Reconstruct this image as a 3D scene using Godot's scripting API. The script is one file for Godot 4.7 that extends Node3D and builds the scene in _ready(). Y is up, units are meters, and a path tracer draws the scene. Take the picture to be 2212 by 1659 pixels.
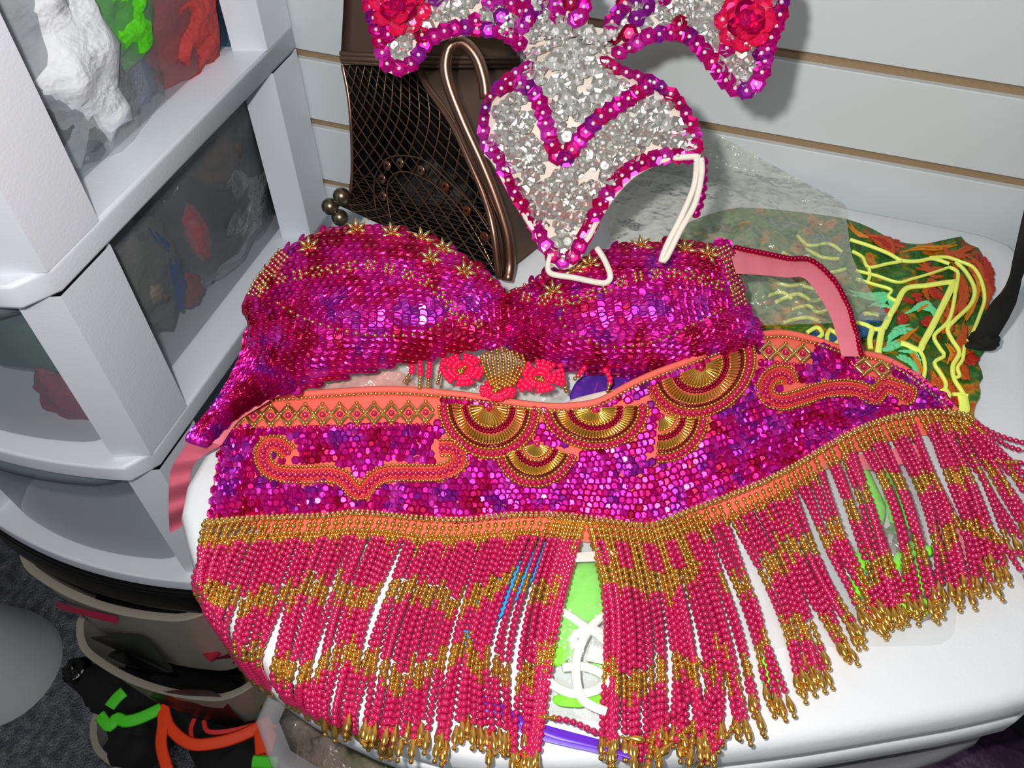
extends Node3D

const TOP := 0.9875
const EYE := Vector3(0, 1.45, 0)
const FOCAL := 1805.0
const DEEP := -0.6655
var rng := RandomNumberGenerator.new()
var cam_basis := Basis()
var M := {}
var outline := PackedVector2Array()
var names := {}

# ---------------------------------------------------------------- measuring the photograph (2212 x 1659)
func ray(p: Vector2) -> Vector3:
	return cam_basis * Vector3((p.x - 1106.0) / FOCAL, -(p.y - 829.5) / FOCAL, -1.0)

func on_y(p: Vector2, y: float) -> Vector3:
	var r := ray(p)
	return EYE + r * ((y - EYE.y) / r.y)

func on_top(p: Vector2, h := 0.0) -> Vector3:
	return on_y(p, TOP + h)

func on_z(p: Vector2, z: float) -> Vector3:
	var r := ray(p)
	return EYE + r * (z / r.z)

func on_x(p: Vector2, x: float) -> Vector3:
	var r := ray(p)
	return EYE + r * (x / r.x)

func on_plane(p: Vector2, o: Vector3, n: Vector3) -> Vector3:
	var r := ray(p)
	return EYE + r * ((o - EYE).dot(n) / r.dot(n))

func pts(a: Array) -> PackedVector2Array:
	var o := PackedVector2Array()
	for i in range(0, a.size(), 2):
		o.append(Vector2(a[i], a[i + 1]))
	return o

# smooth resampling of a polyline
func spline2(p: PackedVector2Array, n: int, closed := false) -> PackedVector2Array:
	var c := Curve2D.new()
	c.bake_interval = 0.5
	var m := p.size()
	var span := 0.0
	for i in m:
		var a := p[(i - 1 + m) % m] if closed else p[maxi(i - 1, 0)]
		var b := p[(i + 1) % m] if closed else p[mini(i + 1, m - 1)]
		var t := (b - a) / 6.0
		var l1 := p[i].distance_to(p[(i - 1 + m) % m]) * 0.4
		var l2 := p[i].distance_to(p[(i + 1) % m]) * 0.4
		c.add_point(p[i], -t.limit_length(l1), t.limit_length(l2))
		span += l2
	if closed:
		var t0 := (p[1] - p[m - 1]) / 6.0
		c.add_point(p[0], -t0.limit_length(p[0].distance_to(p[m - 1]) * 0.4), t0)
	c.bake_interval = maxf(span / 2000.0, 0.0002)
	var o := PackedVector2Array()
	var len := c.get_baked_length()
	for i in n:
		o.append(c.sample_baked(len * i / (n if closed else n - 1), true))
	return o

func spline3(p: PackedVector3Array, n: int) -> PackedVector3Array:
	var c := Curve3D.new()
	var m := p.size()
	var span := 0.0
	for i in m:
		var a := p[maxi(i - 1, 0)]
		var b := p[mini(i + 1, m - 1)]
		var t := (b - a) / 6.0
		var l1 := p[i].distance_to(p[maxi(i - 1, 0)]) * 0.4
		var l2 := p[i].distance_to(p[mini(i + 1, m - 1)]) * 0.4
		c.add_point(p[i], -t.limit_length(l1), t.limit_length(l2))
		span += l2
	c.bake_interval = maxf(span / 400.0, 0.0004)
	var o := PackedVector3Array()
	var len := c.get_baked_length()
	for i in n:
		o.append(c.sample_baked(len * i / (n - 1), true))
	return o

func lift(p: PackedVector2Array, h) -> PackedVector3Array:
	var o := PackedVector3Array()
	for i in p.size():
		o.append(on_top(p[i], h[i] if h is Array else h))
	return o

# ---------------------------------------------------------------- meshes
class Shape:
	var v := PackedVector3Array()
	var n := PackedVector3Array()
	var uv := PackedVector2Array()
	var ix := PackedInt32Array()

	func quad(a: int, b: int, c: int, d: int) -> void:
		ix.append_array(PackedInt32Array([a, b, c, a, c, d]))

	# rows x cols points; normals follow the winding
	func grid(p: PackedVector3Array, cols: int, wrap := false, flip := false) -> void:
		var o := v.size()
		var rows := p.size() / cols
		v.append_array(p)
		var nn := PackedVector3Array()
		nn.resize(p.size())
		for r in rows:
			for c in cols:
				uv.append(Vector2(float(c) / maxi(cols - 1, 1), float(r) / maxi(rows - 1, 1)))
		for r in rows - 1:
			for c in (cols if wrap else cols - 1):
				var i := r * cols + c
				var j := r * cols + (c + 1) % cols
				var k := j + cols
				var l := i + cols
				var f := (p[k] - p[i]).cross(p[j] - p[l])
				if flip:
					f = -f
					quad(o + i, o + l, o + k, o + j)
				else:
					quad(o + i, o + j, o + k, o + l)
				nn[i] += f
				nn[j] += f
				nn[k] += f
				nn[l] += f
		for i in nn.size():
			nn[i] = nn[i].normalized() if nn[i].length_squared() > 1e-24 else Vector3.UP
		n.append_array(nn)

	func tri(a: Vector3, b: Vector3, c: Vector3) -> void:
		var f := (c - a).cross(b - a).normalized()
		var o := v.size()
		for q in [a, b, c]:
			v.append(q)
			n.append(f)
			uv.append(Vector2(q.x, q.z))
		ix.append_array(PackedInt32Array([o, o + 1, o + 2]))

	func face(a: Vector3, b: Vector3, c: Vector3, d: Vector3) -> void:
		var f := (c - a).cross(b - d).normalized()
		var o := v.size()
		for q in [a, b, c, d]:
			v.append(q)
			n.append(f)
			uv.append(Vector2(q.x, q.z))
		quad(o, o + 1, o + 2, o + 3)

	# box with chamfered edges along all axes
	func box(lo: Vector3, hi: Vector3, b := 0.0015, t := Transform3D()) -> void:
		var c := (lo + hi) / 2
		var s := (hi - lo) / 2
		b = minf(b, minf(s.x, minf(s.y, s.z)) * 0.6)
		var put := func(x: float, y: float, z: float) -> Vector3: return t * (c + Vector3(x, y, z))
		for ax in 3:
			for sg in [-1.0, 1.0]:
				var e: Array[Vector3] = []
				for k in [[-1, -1], [1, -1], [1, 1], [-1, 1]]:
					var q := Vector3()
					q[ax] = sg * s[ax]
					q[(ax + 1) % 3] = k[0] * (s[(ax + 1) % 3] - b)
					q[(ax + 2) % 3] = k[1] * (s[(ax + 2) % 3] - b)
					e.append(put.call(q.x, q.y, q.z))
				if sg > 0:
					face(e[0], e[3], e[2], e[1])
				else:
					face(e[0], e[1], e[2], e[3])
		for ax in 3:
			var u := (ax + 1) % 3
			var w := (ax + 2) % 3
			for k in [[-1, -1], [1, -1], [1, 1], [-1, 1]]:
				var e: Array[Vector3] = []
				for z in [[-1, 0], [1, 0], [1, 1], [-1, 1]]:
					var q := Vector3()
					q[ax] = z[0] * (s[ax] - b)
					q[u] = k[0] * (s[u] - (b if z[1] == 1 else 0.0))
					q[w] = k[1] * (s[w] - (0.0 if z[1] == 1 else b))
					e.append(put.call(q.x, q.y, q.z))
				if k[0] * k[1] > 0:
					face(e[0], e[1], e[2], e[3])
				else:
					face(e[0], e[3], e[2], e[1])
		for k in 8:
			var g := Vector3(1 if k & 1 else -1, 1 if k & 2 else -1, 1 if k & 4 else -1)
			var q := (s - Vector3.ONE * b) * g
			var a: Vector3 = put.call(q.x + g.x * b, q.y, q.z)
			var d: Vector3 = put.call(q.x, q.y + g.y * b, q.z)
			var e: Vector3 = put.call(q.x, q.y, q.z + g.z * b)
			if g.x * g.y * g.z < 0:
				tri(a, d, e)
			else:
				tri(a, e, d)

	func ball(c: Vector3, r: float, seg := 10, ring := 6, stretch := Vector3.ONE, t := Basis()) -> void:
		var p := PackedVector3Array()
		for i in ring + 1:
			var a := PI * clampf(float(i) / ring, 0.001, 0.999)
			for j in seg:
				var b := TAU * j / seg
				p.append(c + t * (Vector3(sin(a) * cos(b), cos(a), sin(a) * sin(b)) * r * stretch))
		grid(p, seg, true, true)

	# round or flat tube along points
	func tube(p: PackedVector3Array, r, seg := 8, flat := 1.0, up := Vector3.UP) -> void:
		var q := PackedVector3Array()
		var last := p.size() - 1
		for i in p.size():
			var d := (p[mini(i + 1, last)] - p[maxi(i - 1, 0)]).normalized()
			var s := d.cross(up)
			if s.length() < 0.05:
				s = d.cross(Vector3(0.3, 0.1, 0.9))
			s = s.normalized()
			var w := s.cross(d).normalized()
			var rr: float = r[i] if r is Array or r is PackedFloat32Array else r
			for e in ([0.02, 1.0] if i == 0 else [1.0, 0.02] if i == last else [1.0]):
				for k in seg:
					var a := TAU * k / seg
					q.append(p[i] + (s * cos(a) + w * sin(a) * flat) * rr * e)
		grid(q, seg, true)

	# a profile (r, y) turned round the y axis at o
	func lathe(o: Vector3, prof: Array, seg := 24, t := Basis()) -> void:
		var q := PackedVector3Array()
		for e in prof:
			for k in seg:
				var a := TAU * k / seg
				q.append(o + t * Vector3(cos(a) * e[0], e[1], sin(a) * e[0]))
		grid(q, seg, true, true)

	func fan(p: PackedVector3Array, c: Vector3, flip := false) -> void:
		for i in p.size():
			if flip:
				tri(c, p[(i + 1) % p.size()], p[i])
			else:
				tri(c, p[i], p[(i + 1) % p.size()])

	# copies of a ready shape
	func stamp(s: Shape, t: Transform3D) -> void:
		var o := v.size()
		v.append_array(t * s.v)
		var nb := t.basis.orthonormalized()
		n.append_array(Transform3D(nb, Vector3.ZERO) * s.n)
		uv.append_array(s.uv)
		for i in s.ix:
			ix.append(o + i)

	func arrays() -> Array:
		var a := []
		a.resize(Mesh.ARRAY_MAX)
		a[Mesh.ARRAY_VERTEX] = v
		a[Mesh.ARRAY_NORMAL] = n
		a[Mesh.ARRAY_TEX_UV] = uv
		a[Mesh.ARRAY_INDEX] = ix
		return a

func mesh_of(list: Array) -> ArrayMesh:
	var m := ArrayMesh.new()
	for e in list:
		if e[0].ix.size() == 0:
			continue
		m.add_surface_from_arrays(Mesh.PRIMITIVE_TRIANGLES, e[0].arrays())
		m.surface_set_material(m.get_surface_count() - 1, e[1])
	return m

func numbered(called: String, parent: Node) -> String:
	var key := str(parent.get_instance_id()) + called
	var k: int = names.get(key, 0)
	names[key] = k + 1
	return called if k == 0 else "%s_%03d" % [called, k]

func tag(o: Node, label: String, category := "", group := "", kind := "") -> Node:
	if label:
		o.set_meta("label", label)
	if category:
		o.set_meta("category", category)
	if group:
		o.set_meta("group", group)
	if kind:
		o.set_meta("kind", kind)
	return o

func thing(called: String, label: String, category: String, at := Vector3.ZERO, group := "") -> Node3D:
	var o := Node3D.new()
	o.name = numbered(called, self)
	o.position = at
	add_child(o)
	tag(o, label, category, group)
	return o

func put_mesh(called: String, m: Mesh, parent: Node = self) -> MeshInstance3D:
	var o := MeshInstance3D.new()
	o.name = numbered(called, parent)
	o.mesh = m
	parent.add_child(o)
	return o

# shapes are written in world metres; a thing's node stands at its base
func obj(called: String, s: Shape, m: Material, parent: Node = self) -> MeshInstance3D:
	var base := Vector3.ZERO
	var q: Node = parent
	while q is Node3D and q != self:
		base += q.position
		q = q.get_parent()
	if base != Vector3.ZERO:
		s.v = Transform3D(Basis(), -base) * s.v
	return put_mesh(called, mesh_of([[s, m]]), parent)

func struct(called: String, s: Shape, m: Material, parent: Node = self) -> MeshInstance3D:
	return tag(obj(called, s, m, parent), "", "", "", "structure" if parent == self else "")

# ---------------------------------------------------------------- materials
func noise_tex(freq: float, oct := 3, as_normal := false, strength := 4.0, kind := FastNoiseLite.TYPE_SIMPLEX_SMOOTH, size := 256, ramp: Gradient = null) -> NoiseTexture2D:
	var f := FastNoiseLite.new()
	f.seed = 7
	f.noise_type = kind
	f.frequency = freq
	f.fractal_octaves = oct
	var t := NoiseTexture2D.new()
	t.width = size
	t.height = size
	t.seamless = true
	t.noise = f
	t.as_normal_map = as_normal
	t.bump_strength = strength
	t.color_ramp = ramp
	return t

func mat(called: String, c: Color, rough := 0.5, metal := 0.0) -> StandardMaterial3D:
	var m := StandardMaterial3D.new()
	m.resource_name = called
	m.albedo_color = c
	m.roughness = rough
	m.metallic = metal
	m.cull_mode = BaseMaterial3D.CULL_DISABLED
	M[called] = m
	return m

func bumpy(m: StandardMaterial3D, t: Texture2D, scale: float, amount := 1.0) -> StandardMaterial3D:
	m.normal_enabled = true
	m.normal_texture = t
	m.normal_scale = amount
	m.uv1_triplanar = true
	m.uv1_world_triplanar = true
	m.uv1_scale = Vector3.ONE * scale
	return m

func film(called: String, c: Color, alpha: float, rough := 0.3) -> StandardMaterial3D:
	var m := mat(called, Color(c, alpha), rough)
	m.transparency = BaseMaterial3D.TRANSPARENCY_ALPHA
	return m

func make_materials() -> void:
	var fine := noise_tex(0.08, 3, true, 3.0)
	var weave := noise_tex(0.2, 2, true, 6.0)
	var crumple := noise_tex(0.02, 4, true, 14.0, FastNoiseLite.TYPE_CELLULAR)
	bumpy(mat("white_plastic", Color(0.86, 0.87, 0.89), 0.38), fine, 14, 0.12)
	bumpy(mat("tower_plastic", Color(0.88, 0.9, 0.94), 0.42), fine, 14, 0.12)
	bumpy(mat("black_plastic", Color(0.035, 0.035, 0.04), 0.4), fine, 14, 0.15)
	bumpy(mat("slat_white", Color(0.83, 0.86, 0.875), 0.3), fine, 6, 0.06)
	bumpy(mat("slat_core", Color(0.62, 0.52, 0.4), 0.8), weave, 20, 0.4)
	mat("room_paint", Color(0.8, 0.79, 0.77), 0.9)
	bumpy(mat("carpet", Color(0.58, 0.59, 0.62), 0.95), noise_tex(0.15, 4, true, 12.0), 5, 1.0)
	M.carpet.albedo_texture = noise_tex(0.03, 5, false, 1.0, FastNoiseLite.TYPE_SIMPLEX_SMOOTH, 256, ramp([Color(0.55, 0.55, 0.6), Color(1, 1, 1)]))
	film("clear_drawer", Color(0.5, 0.55, 0.58), 0.46, 0.32)
	film("smoke_drawer", Color(0.74, 0.71, 0.65), 0.62, 0.34)
	film("open_drawer", Color(0.55, 0.55, 0.57), 0.45, 0.28)
	bumpy(film("milky_film", Color(0.9, 0.91, 0.82), 0.27, 0.14), crumple, 5, 1.8)
	bumpy(film("clear_film", Color(0.8, 0.82, 0.82), 0.16, 0.16), crumple, 12, 0.9)
	bumpy(mat("salmon_cloth", Color(0.94, 0.42, 0.36), 0.75), weave, 60, 0.5)
	bumpy(mat("pink_elastic", Color(0.91, 0.48, 0.55), 0.75), weave, 60, 0.6)
	bumpy(mat("pink_shaded", Color(0.74, 0.33, 0.42), 0.8), weave, 60, 0.6)  # the pink of the elastic, darkened for the shade on the hanging band end
	bumpy(mat("felt_pink", Color(0.93, 0.56, 0.6), 0.95), weave, 30, 0.6)
	bumpy(mat("cream_felt", Color(0.9, 0.84, 0.8), 0.95), weave, 30, 0.6)
	bumpy(mat("cord_white", Color(0.9, 0.87, 0.83), 0.9), weave, 60, 0.8)
	mat("gold", Color(0.9, 0.71, 0.36), 0.22, 0.92)
	mat("gold_pale", Color(0.92, 0.78, 0.5), 0.2, 0.92)
	mat("bugle_gold", Color(0.95, 0.74, 0.34), 0.2, 0.95)
	var pearl := mat("pearl_pink", Color(0.8, 0.1, 0.36), 0.3, 0.35)
	pearl.clearcoat_enabled = true
	pearl.clearcoat = 1.0
	pearl.clearcoat_roughness = 0.2
	mat("pearl_red", Color(0.86, 0.2, 0.24), 0.3, 0.2)
	mat("bead_maroon", Color(0.4, 0.02, 0.06), 0.2, 0.3)
	mat("bead_pink", Color(0.95, 0.1, 0.32), 0.15, 0.0)
	mat("thread_pink", Color(0.92, 0.45, 0.62), 0.7)
	for e in [["sequin_magenta", Color(0.78, 0.06, 0.54)], ["sequin_violet", Color(0.6, 0.12, 0.62)], ["sequin_rose", Color(0.8, 0.05, 0.42)], ["sequin_crimson", Color(0.66, 0.02, 0.24)], ["sequin_orchid", Color(0.84, 0.2, 0.72)]]:
		mat(e[0], e[1], 0.29, 0.75)
	mat("sequin_silver", Color(0.88, 0.88, 0.86), 0.22, 0.84)
	mat("sequin_petal", Color(0.95, 0.16, 0.42), 0.25, 0.55)
	mat("bead_clear", Color(0.93, 0.9, 0.9), 0.12, 0.3)
	mat("bronze", Color(0.4, 0.32, 0.27), 0.42, 0.6)
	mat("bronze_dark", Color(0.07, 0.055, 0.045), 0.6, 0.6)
	mat("bronze_wire", Color(0.42, 0.34, 0.28), 0.4, 0.9)
	mat("bronze_bright", Color(0.55, 0.42, 0.36), 0.3, 0.95)
	mat("bronze_ball", Color(0.5, 0.46, 0.38), 0.3, 0.95)
	mat("copper", Color(0.5, 0.28, 0.2), 0.4, 0.9)
	mat("neon_paint", Color(0.95, 1.0, 0.45), 0.4)
	mat("daub_blue", Color(0.06, 0.3, 0.5), 0.45)
	mat("daub_mint", Color(0.42, 0.85, 0.6), 0.45)
	mat("daub_orange", Color(0.82, 0.5, 0.06), 0.45)
	mat("daub_rust", Color(0.72, 0.28, 0.04), 0.45)
	mat("daub_red", Color(0.66, 0.13, 0.05), 0.45)
	var pb := mat("paint_base", Color.WHITE, 0.42)
	pb.albedo_texture = noise_tex(0.012, 5, false, 1.0, FastNoiseLite.TYPE_SIMPLEX_SMOOTH, 512, ramp([Color(0.5, 0.15, 0.03), Color(0.7, 0.26, 0.03), Color(0.78, 0.5, 0.06), Color(0.2, 0.4, 0.08), Color(0.1, 0.34, 0.1), Color(0.2, 0.5, 0.2), Color(0.12, 0.3, 0.08), Color(0.62, 0.2, 0.04), Color(0.72, 0.36, 0.05)]))
	pb.uv1_triplanar = true
	pb.uv1_world_triplanar = true
	pb.uv1_scale = Vector3.ONE * 5.0
	mat("lime", Color(0.5, 0.93, 0.2), 0.6)
	mat("cord_bright", Color(0.93, 0.93, 0.9), 0.8)
	mat("foil", Color(0.85, 0.86, 0.85), 0.15, 0.9)
	mat("sky_blue", Color(0.1, 0.6, 0.9), 0.6)
	mat("purple", Color(0.36, 0.12, 0.74), 0.4)
	mat("violet_satin", Color(0.36, 0.2, 0.68), 0.25, 0.3)
	bumpy(mat("black_cloth", Color(0.022, 0.022, 0.025), 0.85), weave, 40, 0.6)
	mat("black_gloss", Color(0.01, 0.01, 0.01), 0.12)
	mat("orange", Color(0.98, 0.27, 0.03), 0.6)
	mat("neon_green", Color(0.3, 0.85, 0.12), 0.6)
	mat("coral", Color(0.85, 0.16, 0.13), 0.6)
	film("film_crease", Color(0.95, 0.96, 0.94), 0.5, 0.28)
	film("sheet_film", Color(0.86, 0.88, 0.88), 0.18, 0.3)
	bumpy(film("foil_bag", Color(0.45, 0.4, 0.37), 0.8, 0.26), crumple, 12, 1.2)
	var q := mat("sequin_any", Color.WHITE, 0.29, 0.75)
	q.vertex_color_use_as_albedo = true
	mat("sequin_silver_any", Color(1, 1, 1), 0.22, 0.84).vertex_color_use_as_albedo = true

func ramp(colors: Array) -> Gradient:
	var g := Gradient.new()
	var c := PackedColorArray()
	var o := PackedFloat32Array()
	for i in colors.size():
		c.append(colors[i])
		o.append(float(i) / (colors.size() - 1))
	g.colors = c
	g.offsets = o
	return g

# ---------------------------------------------------------------- the setting
func _ready() -> void:
	rng.seed = 11
	cam_basis = Basis(Vector3(0.95176723, 0.00517511, -0.30677738), Vector3(-0.23915736, 0.63886525, -0.73120103), Vector3(0.19220536, 0.76930125, 0.60928867)).orthonormalized()
	var cam := Camera3D.new()
	cam.name = "camera"
	cam.transform = Transform3D(cam_basis, EYE)
	cam.fov = rad_to_deg(2.0 * atan(829.5 / FOCAL))
	cam.near = 0.02
	add_child(cam)
	cam.current = true
	var env := Environment.new()
	env.background_mode = Environment.BG_COLOR
	env.background_color = Color(0.02, 0.02, 0.02)
	env.tonemap_mode = Environment.TONE_MAPPER_LINEAR
	env.tonemap_exposure = 1.0
	env.sdfgi_enabled = true
	env.ssao_enabled = true
	env.ssil_enabled = true
	var we := WorldEnvironment.new()
	we.name = "environment"
	we.environment = env
	add_child(we)
	# the flash of the camera the picture was taken with: up and to the left of its lens
	var flash := OmniLight3D.new()
	flash.name = "camera_flash"
	flash.position = EYE + cam_basis * Vector3(-0.055, 0.05, 0.0)
	flash.light_color = Color(1.0, 0.985, 0.96)
	flash.light_energy = 0.345
	flash.light_size = 0.012
	flash.omni_range = 8.0
	flash.omni_attenuation = 2.0
	flash.shadow_enabled = true
	add_child(flash)
	make_materials()
	make_outline()
	room()
	storage_tower()
	black_cart()
	table_cart()
	belt()
	bra()
	headpiece()
	lantern()
	cart_drawers()
	painted_cloth()
	plastic_bag()
	under_fringe()
	right_side()
	floor_clutter()

func added_fill_lamp(at: Vector3, size: Vector2, energy: float) -> void:  # fill lamp added overhead out of view, so the metals have something bright to reflect
	var t := thing("added_fill_panel", "long white fill panel added overhead, out of view", "fill light", at)
	var glow := mat("fill_glow", Color(1, 1, 1), 0.5)
	glow.emission_enabled = true
	glow.emission = Color(0.95, 0.97, 1.0)
	glow.emission_energy_multiplier = 1.5
	var s := Shape.new()
	s.box(at + Vector3(-size.x / 2, -0.03, -size.y / 2), at + Vector3(size.x / 2, 0.0, size.y / 2), 0.004)
	obj("fill_diffuser", s, glow, t)
	var h := Shape.new()
	h.box(at + Vector3(-size.x / 2 - 0.02, 0.0, -size.y / 2 - 0.02), at + Vector3(size.x / 2 + 0.02, 0.05, size.y / 2 + 0.02), 0.004)
	obj("fill_housing", h, M.white_plastic, t)
	var l := AreaLight3D.new()
	l.name = "fill_light"
	l.position = Vector3(0, -0.035, 0)
	l.rotation = Vector3(-PI / 2, 0, 0)
	l.area_size = size
	l.light_color = Color(0.93, 0.97, 1.0)
	l.light_energy = energy
	l.shadow_enabled = true
	t.add_child(l)

func room() -> void:
	var s := Shape.new()
	s.box(Vector3(-1.9, -0.1, DEEP - 0.2), Vector3(2.2, 0.0, 2.6), 0.001)
	struct("floor", s, M.carpet)
	s = Shape.new()
	s.box(Vector3(-1.9, 2.6, DEEP - 0.2), Vector3(2.2, 2.7, 2.6), 0.001)
	struct("ceiling", s, M.room_paint)
	for e in [["wall_left", Vector3(-2.0, 0, DEEP - 0.2), Vector3(-1.9, 2.6, 2.6)], ["wall_right", Vector3(2.2, 0, DEEP - 0.2), Vector3(2.3, 2.6, 2.6)], ["wall_front", Vector3(-1.9, 0, 2.6), Vector3(2.2, 2.6, 2.7)]]:
		s = Shape.new()
		s.box(e[1], e[2], 0.001)
		struct(e[0], s, M.room_paint)
	# the slatwall: brown core board with white panels standing proud of it
	s = Shape.new()
	s.box(Vector3(-1.9, 0, DEEP - 0.1), Vector3(2.2, 2.6, DEEP - 0.006), 0.001)
	var w := struct("wall_back", s, M.slat_core)
	var groove := 1.45 - 0.3445
	var pitch := 0.0762
	for k in range(-14, 20):
		var lo := groove + k * pitch + 0.0048
		if lo < 0.0 or lo + pitch > 2.6:
			continue
		s = Shape.new()
		s.box(Vector3(-1.899, lo, DEEP - 0.0065), Vector3(2.199, lo + pitch - 0.0096, DEEP), 0.0008)
		obj("slat_panel", s, M.slat_white, w)
	added_fill_lamp(Vector3(0.3, 2.5, 0.9), Vector2(1.2, 0.3), 0.9)

# a strip that follows a plan line (x, z) and a profile of (outward offset, y)
func sweep(s: Shape, plan: PackedVector2Array, prof: Array, closed := true) -> void:
	var m := plan.size()
	var q := PackedVector3Array()
	for e in prof:
		for i in m:
			var a := plan[(i - 1 + m) % m] if closed else plan[maxi(i - 1, 0)]
			var b := plan[(i + 1) % m] if closed else plan[mini(i + 1, m - 1)]
			var d := (b - a).normalized()
			var o: Vector2 = Vector2(-d.y, d.x) * float(e[0])
			q.append(Vector3(plan[i].x + o.x, e[1], plan[i].y + o.y))
	s.grid(q, m, closed)

func bow_front(x0: float, x1: float, z: float, bow: float, r: float, n := 20) -> PackedVector2Array:
	var o := PackedVector2Array()
	for i in n + 1:
		var t := float(i) / n * 2.0 - 1.0
		var zz := z + bow * (1.0 - t * t)
		var edge := (1.0 - absf(t)) * (x1 - x0) / 2.0
		if edge < r:
			zz -= r - sqrt(maxf(r * r - (r - edge) * (r - edge), 0.0))
		o.append(Vector2(lerpf(x0, x1, (t + 1) / 2), zz))
	return o

func slab(s: Shape, plan: PackedVector2Array, lo: float, hi: float, b := 0.003) -> void:
	# solid plate with rounded rims; plan runs so that sweep() faces outwards
	sweep(s, plan, [[-b, hi], [-b * 0.3, hi - b * 0.3], [0.0, hi - b], [0.0, lo + b], [-b * 0.3, lo + b * 0.3], [-b, lo]])
	for top in [true, false]:
		var ix := Geometry2D.triangulate_polygon(plan)
		for i in range(0, ix.size(), 3):
			var y: float = hi if top else lo
			var e: Array[Vector3] = []
			var c := Vector2.ZERO
			for p in plan:
				c += p / plan.size()
			for k in 3:
				var p := plan[ix[i + k]]
				p += (c - p).normalized() * b
				e.append(Vector3(p.x, y, p.y))
			var up := (e[2] - e[0]).cross(e[1] - e[0]).y > 0
			if up == top:
				s.tri(e[0], e[1], e[2])
			else:
				s.tri(e[0], e[2], e[1])

func closed_plan(front: PackedVector2Array, back: float) -> PackedVector2Array:
	var o := front.duplicate()
	o.append(Vector2(front[front.size() - 1].x, back))
	o.append(Vector2(front[0].x, back))
	return o

func offset_plan(p: PackedVector2Array, d: float) -> PackedVector2Array:
	var o := PackedVector2Array()
	for i in p.size():
		o.append(p[i] + Vector2(0, d))
	return o

func storage_tower() -> void:
	var x0 := -0.735
	var x1 := -0.43
	var t := thing("storage_tower", "tall white plastic drawer tower against the slatted wall, at the left", "drawer tower", Vector3(-0.58, 0.585, -0.48))
	var back := -0.663
	var pitch := 0.2175
	for k in 3:
		var y0: float = 1.45 - 0.8495 + k * pitch
		var y1 := y0 + pitch
		# the shelf bar round each level
		var s := Shape.new()
		var plan := closed_plan(bow_front(x0, x1, -0.29, 0.022, 0.02), back)
		slab(s, plan, y0, y0 + 0.0225, 0.0035)
		obj("shelf", s, M.tower_plastic, t)
		# corner posts with a sloping inner face
		for right in [true, false]:
			var xo: float = x1 if right else x0
			var sg := -1.0 if right else 1.0
			for e in [[-0.364, -0.306, -0.37, -0.293], [-0.663, -0.6165, -0.663, -0.606]]:
				var f := Shape.new()
				var a := Vector3(xo, y0 + 0.0225, e[1])
				var b := Vector3(xo, y0 + 0.0225, e[0])
				var c := Vector3(xo + sg * 0.04, y0 + 0.0225, e[2])
				var d := Vector3(xo + sg * 0.03, y0 + 0.0225, e[3])
				var u := Vector3(0, pitch - 0.0225, 0)
				var ring := [a, b, c, d]
				for i in 4:
					var p: Vector3 = ring[i]
					var q: Vector3 = ring[(i + 1) % 4]
					if right:
						f.face(p + u, q + u, q, p)
					else:
						f.face(p, q, q + u, p + u)
				obj("post", f, M.tower_plastic, t)
		# the drawer: a bowed translucent tub with a rim
		var d2 := tag(Node3D.new(), "", "") as Node3D
		d2.name = numbered("drawer", t)
		t.add_child(d2)
		var fr := bow_front(x0 + 0.035, x1 - 0.03, -0.3, 0.022, 0.03, 24)
		var sh := Shape.new()
		sweep(sh, closed_plan(fr, back + 0.008), [[-0.003, y1 - 0.02], [0, y1 - 0.022], [-0.008, y0 + 0.026]])
		obj("tub", sh, M.clear_drawer, d2)
		var rim := Shape.new()
		sweep(rim, fr, [[-0.002, y1 - 0.004], [0.009, y1 - 0.006], [0.01, y1 - 0.018], [0.0, y1 - 0.022]], false)
		obj("rim", rim, M.clear_drawer, d2)
	var s2 := Shape.new()
	slab(s2, closed_plan(bow_front(x0, x1, -0.29, 0.022, 0.02), back), 1.45 - 0.8495 + 3 * pitch, 1.45 - 0.8495 + 3 * pitch + 0.03, 0.006)
	obj("top", s2, M.tower_plastic, t)
	tower_contents()

func blob(s: Shape, c: Vector3, r: Vector3, wrinkle := 0.25, seg := 16, sd := 1) -> void:
	var f := FastNoiseLite.new()
	f.seed = sd
	f.frequency = 1.0
	var p := PackedVector3Array()
	var ring := seg
	for i in ring + 1:
		var a := PI * clampf(float(i) / ring, 0.004, 0.996)
		for j in seg:
			var b := TAU * j / seg
			var d := Vector3(sin(a) * cos(b), cos(a), sin(a) * sin(b))
			p.append(c + d * r * (1.0 + wrinkle * f.get_noise_3dv(d * 1.6) * 2.0))
	s.grid(p, seg, true, true)

func cloth_mat(called: String, c: Color) -> StandardMaterial3D:
	if not M.has(called):
		bumpy(mat(called, c, 0.7), M.milky_film.normal_texture, 9, 0.8)
	return M[called]

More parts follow.
